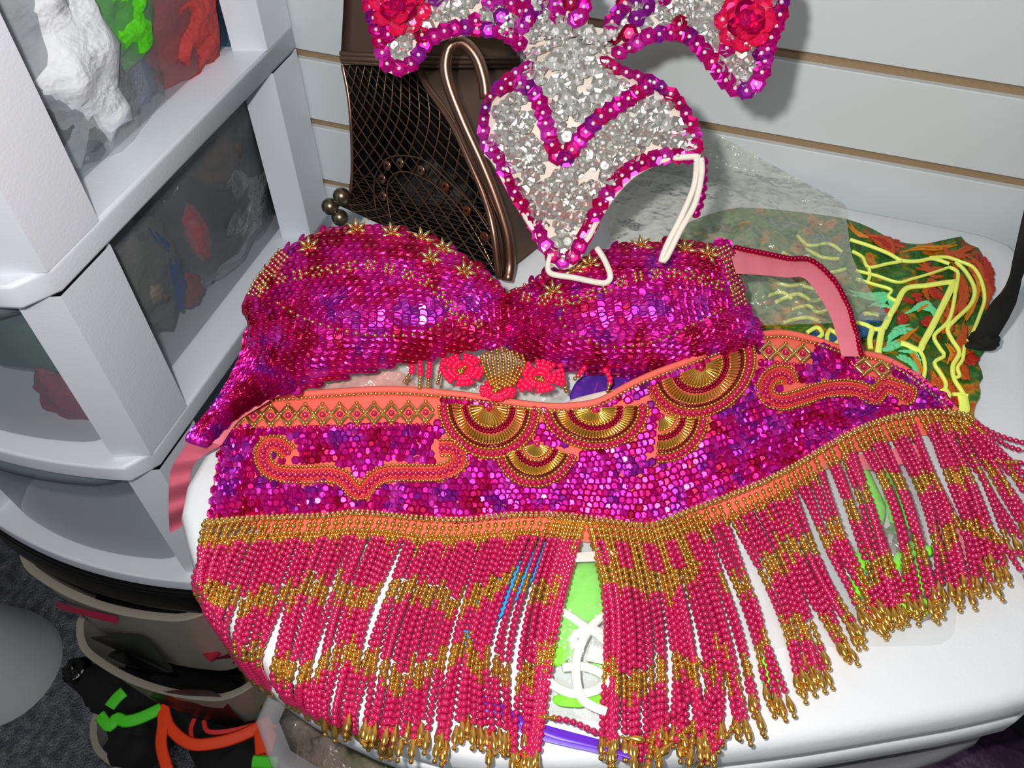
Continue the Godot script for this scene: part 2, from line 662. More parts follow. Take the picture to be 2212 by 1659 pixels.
func tower_contents() -> void:
	# what shows through the side of the tower, from the measured places
	var list := [
		["garment_bag", "white plastic bag in the top side window of the white drawer tower", "bag", Vector2(70, 90), -0.5, Vector3(0.05, 0.09, 0.05), Color(0.9, 0.92, 0.95)],
		["garment", "navy garment at the top left behind the white bag in the drawer tower", "garment", Vector2(10, 30), -0.52, Vector3(0.05, 0.08, 0.05), Color(0.05, 0.06, 0.16)],
		["garment", "lime green feathery garment in the top drawer of the white tower", "garment", Vector2(200, 25), -0.5, Vector3(0.04, 0.05, 0.045), Color(0.36, 0.85, 0.12)],
		["garment", "coral red garment in a bag in the top drawer of the white tower", "garment", Vector2(345, 40), -0.5, Vector3(0.04, 0.06, 0.055), Color(0.75, 0.26, 0.26)],
		["garment", "blue patterned garment beside the rear post in the top tower drawer", "garment", Vector2(450, 30), -0.49, Vector3(0.03, 0.07, 0.022), Color(0.16, 0.3, 0.42)],
		["garment", "black strap curling through the top drawer of the white tower", "garment", Vector2(225, 160), -0.495, Vector3(0.02, 0.05, 0.02), Color(0.03, 0.03, 0.04)],
		["garment", "pale blue garment low in the top drawer of the white tower", "garment", Vector2(262, 150), -0.5, Vector3(0.02, 0.035, 0.03), Color(0.3, 0.45, 0.7)],
		["garment", "dark brown garment at the front of the top drawer of the white tower", "garment", Vector2(130, 230), -0.5, Vector3(0.03, 0.06, 0.05), Color(0.1, 0.1, 0.11)],
		["garment", "gold mesh garment under the crossbar in the middle tower drawer", "garment", Vector2(450, 335), -0.5, Vector3(0.03, 0.03, 0.035), Color(0.45, 0.28, 0.16)],
		["garment", "black garment filling the middle drawer of the white tower", "garment", Vector2(400, 470), -0.53, Vector3(0.045, 0.085, 0.08), Color(0.04, 0.05, 0.08)],
		["garment", "coral tongue of cloth among black cloth in the middle tower drawer", "garment", Vector2(425, 505), -0.478, Vector3(0.01, 0.03, 0.012), Color(0.85, 0.2, 0.25)],
		["garment", "royal blue strip of cloth in the middle drawer of the white tower", "garment", Vector2(360, 590), -0.48, Vector3(0.012, 0.045, 0.014), Color(0.08, 0.24, 0.6)],
		["garment", "dull red cloth low in the middle drawer of the white tower", "garment", Vector2(405, 625), -0.482, Vector3(0.012, 0.018, 0.016), Color(0.6, 0.18, 0.2)],
		["garment_bag", "grey green bag of clothes beside the rear post in the middle tower drawer", "bag", Vector2(560, 400), -0.51, Vector3(0.03, 0.07, 0.06), Color(0.32, 0.36, 0.36)],
		["garment_bag", "beige bag of clothes at the front of the middle tower drawer", "bag", Vector2(290, 600), -0.49, Vector3(0.025, 0.06, 0.045), Color(0.5, 0.48, 0.45)],
	]
	var k := 0
	for e in list:
		var s := Shape.new()
		k += 1
		blob(s, on_x(e[3], e[4]), e[5], 0.2, 28, k)
		var m := cloth_mat("cloth_%d" % k, e[6])
		tag(obj(e[0], s, m), e[1], e[2], "clothes in the white drawer tower")
	for e in [[Vector2(470, 420), Vector3(0.03, 0.085, 0.1), "clear crinkled bag round the clothes in the middle tower drawer"], [Vector2(190, 200), Vector3(0.03, 0.09, 0.08), "clear crinkled bag round the clothes in the top tower drawer"]]:
		var s := Shape.new()
		k += 1
		blob(s, on_x(e[0], -0.492), e[1], 0.15, 28, k)
		tag(obj("clear_bag", s, M.clear_film), e[2], "plastic bag")
	# garments behind the bowed front of the bottom tower drawers, at the left edge of the picture
	var front := [
		["garment", "striped teal and olive garment behind the tower's bowed lower front", Vector2(60, 730), -0.345, Vector3(0.09, 0.04, 0.02), Color(0.2, 0.36, 0.3)],
		["garment", "crumpled magenta garment behind the tower's bowed lower front", Vector2(160, 850), -0.335, Vector3(0.035, 0.035, 0.02), Color(0.65, 0.07, 0.3)],
		["garment", "rolled teal garment at the bottom of the tower's bowed front", Vector2(215, 930), -0.335, Vector3(0.05, 0.015, 0.02), Color(0.05, 0.4, 0.42)],
		["garment", "rolled yellow green garment at the bottom of the tower's bowed front", Vector2(130, 925), -0.325, Vector3(0.06, 0.014, 0.014), Color(0.62, 0.7, 0.2)],
		["garment", "dark olive garment deep in the tower's lower front drawer", Vector2(60, 860), -0.37, Vector3(0.14, 0.06, 0.03), Color(0.08, 0.1, 0.09)],
	]
	for e in front:
		var s := Shape.new()
		k += 1
		blob(s, on_z(e[2], e[3]), e[4], 0.2, 28, k)
		tag(obj(e[0], s, cloth_mat("cloth_%d" % k, e[5])), e[1], "garment", "clothes in the white drawer tower")

func black_cart() -> void:
	var x0 := -0.74
	var x1 := -0.425
	var back := -0.663
	var t := thing("black_drawer_cart", "black framed drawer cart with smoky drawers under the white tower", "drawer cart", Vector3(-0.58, 0, -0.48))
	var top := 1.45 - 0.852
	var s := Shape.new()
	var fr := bow_front(x0, x1, -0.288, 0.024, 0.02)
	sweep(s, closed_plan(fr, back), [[-0.003, top], [0.0, top - 0.003], [0.0, top - 0.046], [-0.006, top - 0.05]])
	slab(s, closed_plan(fr, back), top - 0.046, top - 0.002, 0.004)
	obj("top_frame", s, M.black_plastic, t)
	for x in [x0, x1 - 0.02]:
		for z in [[-0.34, -0.3], [-0.66, -0.62]]:
			s = Shape.new()
			s.box(Vector3(x, 0.0, z[0]), Vector3(x + 0.02, top - 0.034, z[1]), 0.003)
			obj("post", s, M.black_plastic, t)
	var levels := [[top - 0.052, top - 0.245, 0.012], [top - 0.258, top - 0.42, 0.032], [top - 0.44, top - 0.59, 0.115]]
	for k in 3:
		var e: Array = levels[k]
		s = Shape.new()
		s.box(Vector3(x0 + 0.02, e[1] - 0.016, back), Vector3(x1 - 0.02, e[1] - 0.006, -0.29), 0.002)
		obj("shelf", s, M.black_plastic, t)
		var d := Node3D.new()
		d.name = numbered("drawer", t)
		t.add_child(d)
		var plan := bow_front(x0 + 0.012, x1 - 0.012, -0.288 + e[2] - 0.008, 0.03, 0.05, 30)
		s = Shape.new()
		var m: Material = M.smoke_drawer
		sweep(s, closed_plan(plan, back + e[2]), [[-0.006, e[0] - 0.003], [0.003, e[0]], [0.004, e[0] - 0.004], [0.001, e[0] - 0.012], [-0.012, e[1]]])
		obj("tub", s, m, d)
		if k == 2:
			continue
		# the finger hole below the rim, its shade drawn as a black patch
		var h := Shape.new()
		var ring := PackedVector3Array()
		var mid := Vector3.ZERO
		for q in spline2(pts([168, 1386, 200, 1376, 245, 1372, 300, 1374, 325, 1388, 350, 1420, 377, 1451, 325, 1448, 270, 1432, 215, 1410]), 30, true):
			var at := on_front(q + Vector2(155, 118) * k, e[2], 0.002)
			ring.append(at)
			mid += at / 30.0
		h.fan(ring, mid, true)
		obj("handle", h, M.black_plastic, d)
		s = Shape.new()
		blob(s, Vector3(-0.49 if k == 0 else -0.46, e[1] + 0.06, -0.33), Vector3(0.05, 0.05, 0.05), 0.3, 18, 40 + k)
		tag(obj("garment", s, cloth_mat("cloth_b%d" % k, [Color(0.7, 0.12, 0.22), Color(0.4, 0.33, 0.06)][k])), ["crimson garment seen through the upper smoky drawer of the black cart", "mustard garment seen through the second smoky drawer of the black cart"][k], "garment")
		s = Shape.new()
		blob(s, Vector3(-0.62, e[1] + 0.05, -0.4), Vector3(0.1, 0.055, 0.1), 0.2, 18, 44 + k)
		tag(obj("garment", s, cloth_mat("cloth_c%d" % k, Color(0.1, 0.095, 0.09))), ["dark grey clothes heaped in the upper smoky drawer of the black cart", "dark grey clothes heaped in the second smoky drawer of the black cart"][k], "garment")
	# pink tape stuck on the upper smoky drawer
	s = Shape.new()
	var q := PackedVector3Array()
	for r in 2:
		for i in 12:
			q.append(on_front(Vector2(lerpf(116, 253, i / 11.0), lerpf(1300, 1332, i / 11.0) + 16 * r) + Vector2(r * 10 * (1 - i / 11.0), 0), levels[0][2], 0.004))
	s.grid(q, 12)
	obj("tape_label", s, mat("pink_tape", Color(0.82, 0.1, 0.3), 0.6), t)

# a measured point on the bowed front of a drawer pulled out by the given amount
func on_front(p: Vector2, pulled: float, up: float) -> Vector3:
	var z := -0.27
	var at := Vector3.ZERO
	for k in 5:
		at = on_z(p, z)
		z = -0.288 + pulled - 0.008 + 0.03 * (1.0 - pow((at.x + 0.5825) / 0.1455, 2.0)) + up
	return at

# ---------------------------------------------------------------- the white cart that serves as a table
func make_outline() -> void:
	var p := pts([-0.285, -0.648, -0.298, -0.635, -0.3, -0.6, -0.298, -0.4, -0.296, -0.25, -0.291, -0.208, -0.266, -0.178, -0.23, -0.147, -0.18, -0.125, -0.12, -0.114, -0.06, -0.116, 0.0, -0.133, 0.057, -0.156, 0.106, -0.178, 0.154, -0.202, 0.204, -0.228, 0.236, -0.25, 0.2495, -0.29, 0.2515, -0.4, 0.2535, -0.59, 0.2515, -0.62, 0.244, -0.639, 0.228, -0.65, 0.2, -0.654, 0.1, -0.654, -0.15, -0.654])
	outline = spline2(p, 90, true)

func inside(x: float, z: float) -> bool:
	return Geometry2D.is_point_in_polygon(Vector2(x, z), outline)

func table_cart() -> void:
	var t := thing("white_drawer_cart", "white plastic drawer cart whose bow-fronted top carries the costume", "drawer cart", Vector3(-0.025, 0, -0.39))
	var plan := outline
	var s := Shape.new()
	sweep(s, plan, [[-0.02, TOP], [-0.008, TOP - 0.0006], [-0.003, TOP - 0.003], [-0.0005, TOP - 0.008], [0.001, TOP - 0.016], [0.001, TOP - 0.024], [-0.004, TOP - 0.025]])
	var ix := Geometry2D.triangulate_polygon(plan)
	var c := Vector2(-0.025, -0.39)
	for i in range(0, ix.size(), 3):
		var e: Array[Vector3] = []
		for k in 3:
			var q := plan[ix[i + k]]
			var m := plan.size()
			var j := ix[i + k]
			var d := (plan[(j + 1) % m] - plan[(j - 1 + m) % m]).normalized()
			q -= Vector2(-d.y, d.x) * 0.02
			e.append(Vector3(q.x, TOP, q.y))
		if (e[2] - e[0]).cross(e[1] - e[0]).y > 0:
			s.tri(e[0], e[1], e[2])
		else:
			s.tri(e[0], e[2], e[1])
	obj("top", s, M.white_plastic, t)
	s = Shape.new()
	sweep(s, plan, [[-0.012, TOP - 0.024], [-0.001, TOP - 0.026], [0.003, TOP - 0.03], [0.003, TOP - 0.046], [-0.002, TOP - 0.05], [-0.03, TOP - 0.052]])
	obj("rim", s, M.white_plastic, t)
	for x in [-0.296, 0.212]:
		for z in [[-0.64, -0.59], [-0.34, -0.3]]:
			s = Shape.new()
			s.box(Vector3(x, 0.0, z[0]), Vector3(x + 0.035, TOP - 0.045, z[1]), 0.006)
			obj("post", s, M.white_plastic, t)
	for k in 4:
		var y := TOP - 0.05 - 0.22 * (k + 1)
		s = Shape.new()
		s.box(Vector3(-0.285, y, -0.645), Vector3(0.238, y + 0.022, -0.29), 0.004)
		obj("shelf", s, M.white_plastic, t)

# ---------------------------------------------------------------- sequins and beads
var bead8 := Shape.new()
var bead6 := Shape.new()

func sequin_shape(r: float, sides := 6, flat := 0.5, rise := 0.28) -> Shape:
	var s := Shape.new()
	for i in sides:
		var a := TAU * i / sides
		var b := TAU * (i + 1) / sides
		var p := Vector3(cos(a), 0, sin(a))
		var q := Vector3(cos(b), 0, sin(b))
		var up := Vector3(0, r * rise, 0)
		s.tri(Vector3.ZERO, p * r * flat, q * r * flat)
		s.face(p * r * flat, p * r + up, q * r + up, q * r * flat)
	return s

# one sequin: position, normal, colour index; all of them on one thing
func lay_sequins(parent: Node3D, spots: Array, shape: ArrayMesh, tints: Array, parts := 300, finish := "sequin_any") -> void:
	spots.sort_custom(func(a, b): return a[0].origin.distance_squared_to(EYE) < b[0].origin.distance_squared_to(EYE))
	var base := parent.position
	var variants := []
	for t in tints:
		var m := shape.duplicate() as ArrayMesh
		m.surface_set_material(0, M[t])
		variants.append(m)
	var k := mini(parts, spots.size())
	for i in k:
		var o := put_mesh("sequin", variants[spots[i][1]], parent)
		var t: Transform3D = spots[i][0]
		o.transform = Transform3D(t.basis, t.origin - base)
	if spots.size() > k:
		var mm := MultiMesh.new()
		mm.transform_format = MultiMesh.TRANSFORM_3D
		mm.use_colors = true
		var many := shape.duplicate() as ArrayMesh
		many.surface_set_material(0, M[finish])
		mm.mesh = many
		mm.instance_count = spots.size() - k
		for i in range(k, spots.size()):
			var t: Transform3D = spots[i][0]
			mm.set_instance_transform(i - k, Transform3D(t.basis, t.origin - base))
			mm.set_instance_color(i - k, (M[tints[spots[i][1]]] as StandardMaterial3D).albedo_color.srgb_to_linear())
		var o := MultiMeshInstance3D.new()
		o.name = numbered("sequin_field", parent)
		o.multimesh = mm
		parent.add_child(o)
		tag(o, "", "", "", "stuff")

func facing(at: Vector3, up: Vector3, tilt: float) -> Transform3D:
	var n := (up + Vector3(rng.randfn(), rng.randfn(), rng.randfn()) * tilt).normalized()
	var x := n.cross(Vector3(0.37, 0.2, -0.91)).normalized()
	return Transform3D(Basis(x, n, x.cross(n)).rotated(n, rng.randf() * TAU), at)

func add_bead(s: Shape, at: Vector3, r: float, fine := true) -> void:
	s.stamp(bead8 if fine else bead6, Transform3D(Basis().scaled(Vector3.ONE * r), at))

# beads along a line of world points
func string_beads(s: Shape, p: PackedVector3Array, r: float, gap: float, fine := false) -> void:
	var need := 0.0
	for i in p.size() - 1:
		var d := p[i].distance_to(p[i + 1])
		while need <= d and d > 0.0:
			add_bead(s, p[i].lerp(p[i + 1], need / d), r * rng.randf_range(0.93, 1.05), fine)
			need += gap
		need -= d

func bugle(s: Shape, a: Vector3, b: Vector3, r: float, seg := 6) -> void:
	s.tube(PackedVector3Array([a, a.lerp(b, 0.12), a.lerp(b, 0.88), b]), [r * 0.6, r, r, r * 0.6], seg)

# ---------------------------------------------------------------- the beaded belt
const BN := 140
const BV := 14
var bt := PackedVector2Array()
var bb := PackedVector2Array()
var lifts := []   # soft mounds under the fringe: (centre, radius, height)

func mound(x: float, z: float) -> float:
	var h := 0.003
	for m in lifts:
		var d: float = Vector2(x - m[0].x, z - m[0].z).length_squared() / (m[1] * m[1])
		h += m[2] * exp(-d)
	return h

func belt_h(u: float, v: float) -> float:
	var rise := 0.02 * exp(-pow((u - 0.66) / 0.2, 2.0)) + 0.012 * exp(-pow((u - 0.3) / 0.25, 2.0))
	return 0.007 + rise * (1.0 - v * 0.75) + 0.003 * sin(u * 21.0) * sin(v * 3.0)

func belt_px(u: float, v: float) -> Vector2:
	var f := clampf(u, 0.0, 1.0) * (BN - 1)
	var i := mini(int(f), BN - 2)
	return bt[i].lerp(bt[i + 1], f - i).lerp(bb[i].lerp(bb[i + 1], f - i), v)

func belt_at(u: float, v: float, up := 0.0) -> Vector3:
	return on_top(belt_px(u, v), belt_h(u, v) + up)

func belt_uv(p: Vector2) -> Vector2:
	var v := 0.5
	var u := 0.5
	for k in 4:
		var lo := 0.0
		var hi := 1.0
		for j in 11:
			var m := (lo + hi) / 2
			if belt_px(m, v).x < p.x:
				lo = m
			else:
				hi = m
		u = (lo + hi) / 2
		var a := belt_px(u, 0.0)
		var b := belt_px(u, 1.0)
		v = clampf((p.y - a.y) / maxf(b.y - a.y, 1.0), 0.0, 1.0)
	return Vector2(u, v)

func on_belt(p: Vector2, up := 0.0) -> Vector3:
	var q := belt_uv(p)
	return on_top(p, belt_h(q.x, q.y) + up)

func belt_line(p: PackedVector2Array, up: float) -> PackedVector3Array:
	var o := PackedVector3Array()
	for q in p:
		o.append(on_belt(q, up))
	return o

func shifted(p: PackedVector2Array, d: float) -> PackedVector2Array:
	var o := PackedVector2Array()
	for i in p.size():
		var t := (p[mini(i + 1, p.size() - 1)] - p[maxi(i - 1, 0)]).normalized()
		o.append(p[i] + Vector2(-t.y, t.x) * d)
	return o

func seg_dist(p: Vector2, l: PackedVector2Array) -> float:
	var d := 1e9
	for i in l.size() - 1:
		d = minf(d, p.distance_squared_to(Geometry2D.get_closest_point_to_segment(p, l[i], l[i + 1])))
	return sqrt(d)

func belt() -> void:
	bead8.ball(Vector3.ZERO, 1.0, 9, 6)
	bead6.ball(Vector3.ZERO, 1.0, 7, 5)
	bt = spline2(pts([490, 868, 560, 858, 700, 848, 850, 841, 1000, 853, 1100, 868, 1200, 878, 1290, 868, 1350, 836, 1410, 808, 1480, 782, 1540, 758, 1600, 734, 1680, 718, 1760, 733, 1840, 760, 1900, 770, 1960, 800, 2020, 845, 2066, 888]), BN)
	bb = spline2(pts([448, 1132, 560, 1124, 700, 1119, 780, 1112, 900, 1124, 1000, 1128, 1100, 1118, 1200, 1117, 1300, 1128, 1400, 1140, 1480, 1112, 1560, 1082, 1640, 1050, 1720, 1010, 1800, 962, 1860, 930, 1930, 906, 2010, 894, 2085, 902]), BN)
	lifts = [[on_top(Vector2(1270, 1330)), 0.035, 0.012], [on_top(Vector2(1900, 1130)), 0.05, 0.012], [on_top(Vector2(1480, 1200)), 0.05, 0.006]]
	var t := thing("beaded_belt", "magenta sequined hip belt with gold and pink bead fringe spread across the white cart top", "belt", on_top(Vector2(1200, 1000)))
	# cloth
	var s := Shape.new()
	var p := PackedVector3Array()
	for r in BV + 3:
		var v := float(r - 1) / BV
		for i in BN:
			var u := float(i) / (BN - 1)
			var q := belt_at(u, clampf(v, 0, 1), 0.0)
			if r == 0 or r == BV + 2:
				q.y -= 0.004
			p.append(q)
	s.grid(p, BN)
	obj("cloth", s, M.salmon_cloth, t)
	# the hem band below the bead line, and the thin rolled edge along the top
	s = Shape.new()
	p = PackedVector3Array()
	for r in 4:
		for i in BN:
			var u := float(i) / (BN - 1)
			var q := bb[i] + Vector2(-6, 46) * (r / 3.0) * smoothstep(0.02, 0.12, u)
			p.append(on_top(q, belt_h(u, 1.0) - 0.001 - r * 0.0012))
	s.grid(p, BN)
	obj("hem", s, M.salmon_cloth, t)
	s = Shape.new()
	var edge := PackedVector3Array()
	for i in 90:
		edge.append(belt_at(i / 89.0, 0.0, 0.001))
	s.tube(edge, 0.0024, 7)
	obj("piping", s, M.salmon_cloth, t)

	# motifs: half-round fans and scrolls; kept free of sequins
	var fans := [
		[Vector2(1056, 878), Vector2(106, 5), Vector2(0, 109), 0.0, PI, true],
		[Vector2(1285, 884), Vector2(111, -8), Vector2(14, 84), 0.0, PI, true],
		[Vector2(1513, 792), Vector2(112, -42), Vector2(26, 100), -0.02, PI, true],
		[Vector2(1160, 958), Vector2(88, -2), Vector2(-4, 92), 0.35, PI - 0.3, false],
		[Vector2(1428, 898), Vector2(98, -8), Vector2(8, 98), 0.18, 1.75, false],
	]
	var scrolls := [
		spline2(pts([622, 978, 606, 963, 582, 959, 567, 980, 574, 1006, 599, 1022, 651, 1026, 709, 1024, 741, 1034, 764, 1058, 784, 1063, 805, 1038, 839, 1023, 912, 1022, 958, 1019, 987, 1002, 991, 982, 975, 968, 950, 968]), 90),
		spline2(pts([1706, 826, 1700, 810, 1678, 808, 1660, 820, 1653, 842, 1664, 862, 1693, 868, 1731, 858, 1778, 843, 1828, 838, 1866, 846, 1888, 858, 1902, 842, 1916, 834, 1943, 842, 1965, 852, 1948, 860]), 90),
	]
	var strips := [
		[Vector2(492, 900), Vector2(938, 890), 12, 21.0],
		[Vector2(1642, 757), Vector2(1752, 765), 3, 18.0],
		[Vector2(1846, 790), Vector2(1924, 800), 2, 16.0],
	]
	var spots := []
	var world_w := 0.0038
	var tone := FastNoiseLite.new()
	tone.seed = 3
	tone.frequency = 0.012
	var v0 := 0.06
	var rows := 20
	for r in rows:
		var v := lerpf(v0, 0.97, float(r) / (rows - 1))
		var u := 0.004 + (0.5 if r % 2 else 0.0) * 0.0065
		while u < 0.985:
			var a := belt_at(u, v)
			var b := belt_at(minf(u + 0.004, 1.0), v)
			var du := 0.004 * world_w / maxf(a.distance_to(b), 1e-5)
			var across := belt_at(u, 0.0).distance_to(belt_at(u, 1.0))
			var px := belt_px(u, v)
			u += du
			if across < rows * 0.0029 and (r * 7) % rows > across / 0.0029:
				continue
			var free := true
			for f in fans:
				var d: Vector2 = px - f[0]
				var det: float = f[1].x * f[2].y - f[1].y * f[2].x
				var x: float = (d.x * f[2].y - d.y * f[2].x) / det
				var y: float = (f[1].x * d.y - f[1].y * d.x) / det
				var an := atan2(y, x)
				if x * x + y * y < 1.14 and an > f[3] - 0.2 and an < f[4] + 0.2:
					free = false
			for l in scrolls:
				if free and px.x > 540 and seg_dist(px, l) < 22.0:
					free = false
			for e in strips:
				var f: float = (px.x - e[0].x) / (e[1].x - e[0].x)
				if f > -0.02 and f < 1.02 and px.y < lerpf(e[0].y, e[1].y, f) + e[3] + 7.0:
					free = false
			if not free:
				continue
			var up := (belt_at(u, minf(v + 0.05, 1.0)) - a).cross(belt_at(minf(u + 0.01, 1.0), v) - a).normalized()
			if up.y < 0:
				up = -up
			var n := tone.get_noise_2dv(px) + rng.randfn() * 0.17
			var c := 3 if n < -0.5 else 2 if n < -0.22 else 0 if n < 0.2 else 5 if n < 0.36 else 1
			var at := a + up * rng.randf_range(0.0006, 0.0018) + Vector3(rng.randfn(), 0, rng.randfn()) * 0.0004
			spots.append([facing(at, (up + Vector3(0.0, 0.0, 0.5)).normalized(), 0.13), c])
	var one := mesh_of([[sequin_shape(0.0031, 6, 0.6, 0.24), M.sequin_any]])
	lay_sequins(t, spots, one, ["sequin_magenta", "sequin_violet", "sequin_rose", "sequin_crimson", "sequin_rose", "sequin_orchid"])

	for f in fans:
		fan_motif(t, f)
	for l in scrolls:
		var m := Node3D.new()
		m.name = numbered("scroll_motif", t)
		t.add_child(m)
		s = Shape.new()
		string_beads(s, belt_line(l, 0.0022), 0.0019, 0.0038, true)
		obj("pearl_row", s, M.pearl_pink, m)
		s = Shape.new()
		for d in [-9.0, 9.0]:
			string_beads(s, belt_line(shifted(l, d), 0.0012), 0.001, 0.002)
		obj("seed_bead_row", s, M.pearl_red, m)
		for d in [-17.0, 17.0]:
			s = Shape.new()
			string_beads(s, belt_line(shifted(l, d), 0.0018), 0.0013, 0.0026)
			obj("gold_bead_row", s, M.gold, m)
	for e in strips:
		lattice(t, e)
	# bead lines along the top and the lower edge, and up the short left side
	for e in [[bt, 9.0, 0.0014, 0.003], [bb, -3.0, 0.0017, 0.0034], [bb, -9.0, 0.0014, 0.0031]]:
		s = Shape.new()
		string_beads(s, belt_line(shifted(e[0], e[1]), 0.0022), e[2], e[3])
		obj("gold_bead_row", s, M.gold_pale, t)
	s = Shape.new()
	string_beads(s, belt_line(PackedVector2Array([Vector2(500, 880), Vector2(497, 920)]), 0.002), 0.0014, 0.003)
	obj("gold_bead_row", s, M.gold_pale, t)
	fringe(t)

func fan_motif(t: Node3D, f: Array) -> void:
	var m := Node3D.new()
	m.name = numbered("fan_motif", t)
	t.add_child(m)
	var at := func(r: float, a: float, up: float) -> Vector3: return on_belt(f[0] + f[1] * cos(a) * r + f[2] * sin(a) * r, up)
	var arc := func(r: float, up: float) -> PackedVector3Array:
		var o := PackedVector3Array()
		for i in 40:
			o.append(at.call(r, lerpf(f[3], f[4], i / 39.0), up))
		return o
	var big: bool = f[5]
	var s := Shape.new()
	var span: float = f[4] - f[3]
	var n := int(span / PI * 19)
	for i in n + 1:
		var a: float = f[3] + span * i / n
		bugle(s, at.call(0.1 if big else 0.06, a, 0.0026), at.call(0.4 if big else 0.34, a, 0.0016), 0.0011 if big else 0.001)
	n = int(span / PI * 36)
	for i in n + 1:
		var a: float = f[3] + span * i / n
		bugle(s, at.call(0.56, a, 0.0022), at.call(0.75, a, 0.0015), 0.0009)
	obj("bugle_bead_fan", s, M.bugle_gold, m)
	s = Shape.new()
	string_beads(s, arc.call(0.45, 0.0014), 0.0013, 0.0025)
	string_beads(s, arc.call(0.51, 0.0014), 0.0013, 0.0025)
	obj("crimson_bead_arc", s, M.sequin_crimson, m)
	s = Shape.new()
	var line: PackedVector3Array = arc.call(0.79, 0.0016)
	for i in range(0, 39, 2):
		bugle(s, line[i], line[mini(i + 2, 39)], 0.0011)
	obj("maroon_bead_arc", s, M.bead_maroon, m)
	s = Shape.new()
	string_beads(s, arc.call(0.93, 0.0022), 0.0019, 0.0038, true)
	obj("pearl_arc", s, M.pearl_pink, m)
	s = Shape.new()
	string_beads(s, arc.call(0.89, 0.0012), 0.0009, 0.0019)
	string_beads(s, arc.call(0.97, 0.0012), 0.0009, 0.0019)
	obj("seed_bead_arc", s, M.pearl_red, m)
	for r in [0.84, 1.02, 0.41]:
		s = Shape.new()
		string_beads(s, arc.call(r, 0.0018), 0.0013, 0.0026)
		obj("gold_bead_arc", s, M.gold, m)
	s = Shape.new()
	add_bead(s, at.call(0.02, (f[3] + f[4]) / 2, 0.003), 0.0022)
	obj("pearl", s, M.pearl_pink, m)

func lattice(t: Node3D, e: Array) -> void:
	var m := Node3D.new()
	m.name = numbered("lattice_strip", t)
	t.add_child(m)
	var s := Shape.new()
	var q := Shape.new()
	var low := Shape.new()
	for i in e[2]:
		var a: Vector2 = e[0].lerp(e[1], float(i) / e[2])
		var b: Vector2 = e[0].lerp(e[1], float(i + 1) / e[2])
		var c := (a + b) / 2
		var up := Vector2(0, -e[3])
		for g in [[a, c + up], [c + up, b], [a, c - up], [c - up, b]]:
			var x: Vector2 = g[0]
			var y: Vector2 = g[1]
			bugle(s, on_belt(x.lerp(y, 0.1), 0.0026), on_belt(x.lerp(y, 0.9), 0.0026), 0.0015, 7)
		add_bead(q, on_belt(c, 0.0024), 0.0021)
		add_bead(low, on_belt(c - up * 1.1, 0.002), 0.0015)
		add_bead(low, on_belt(c + up * 1.1, 0.002), 0.0015)
		add_bead(low, on_belt(a, 0.003), 0.0012)
		for k in 3:
			add_bead(q, on_belt(a.lerp(b, k / 3.0) + Vector2(0, e[3] + 6.0), 0.0016), 0.0016)
	obj("bugle_bead_lattice", s, M.gold_pale, m)
	obj("pearl_row", q, M.pearl_pink, m)
	obj("gold_bead_row", low, M.gold, m)

# a strand runs over the cart top along the given pixels and, past the edge, hangs straight down
func strand_path(guide: PackedVector2Array, length: float, layer: float) -> PackedVector3Array:
	var g := PackedVector3Array()
	for q in guide:
		g.append(on_top(q, 0.004))
	if length > 0.0:
		var d := (g[g.size() - 1] - g[g.size() - 2]).normalized()
		g.append(g[g.size() - 1] + d * length)
	var line := spline3(g, 70)
	var o := PackedVector3Array()
	var gone := 0.0
	var out := Vector3.ZERO
	var total := 0.0
	for i in line.size():
		var step := line[i].distance_to(line[i - 1]) if i else 0.0
		total += step
		if length > 0.0 and total > length:
			break
		if gone == 0.0 and inside(line[i].x, line[i].z):
			var q := line[i]
			q.y = TOP + mound(q.x, q.z) + layer
			if i < 8:
				q.y = maxf(q.y, lerpf(TOP + 0.009, q.y, i / 8.0))
			o.append(q)
		else:
			if gone == 0.0 and o.size():
				var d := line[i] - line[i - 1]
				out = o[o.size() - 1] + Vector3(d.x, 0, d.z).normalized() * (0.003 + layer * 0.5)
				out.y = TOP + 0.002
			elif gone == 0.0:
				out = line[i]
			gone += step
			o.append(out - Vector3(0, gone, 0))
	return spline3(o, 60) if o.size() > 2 else o

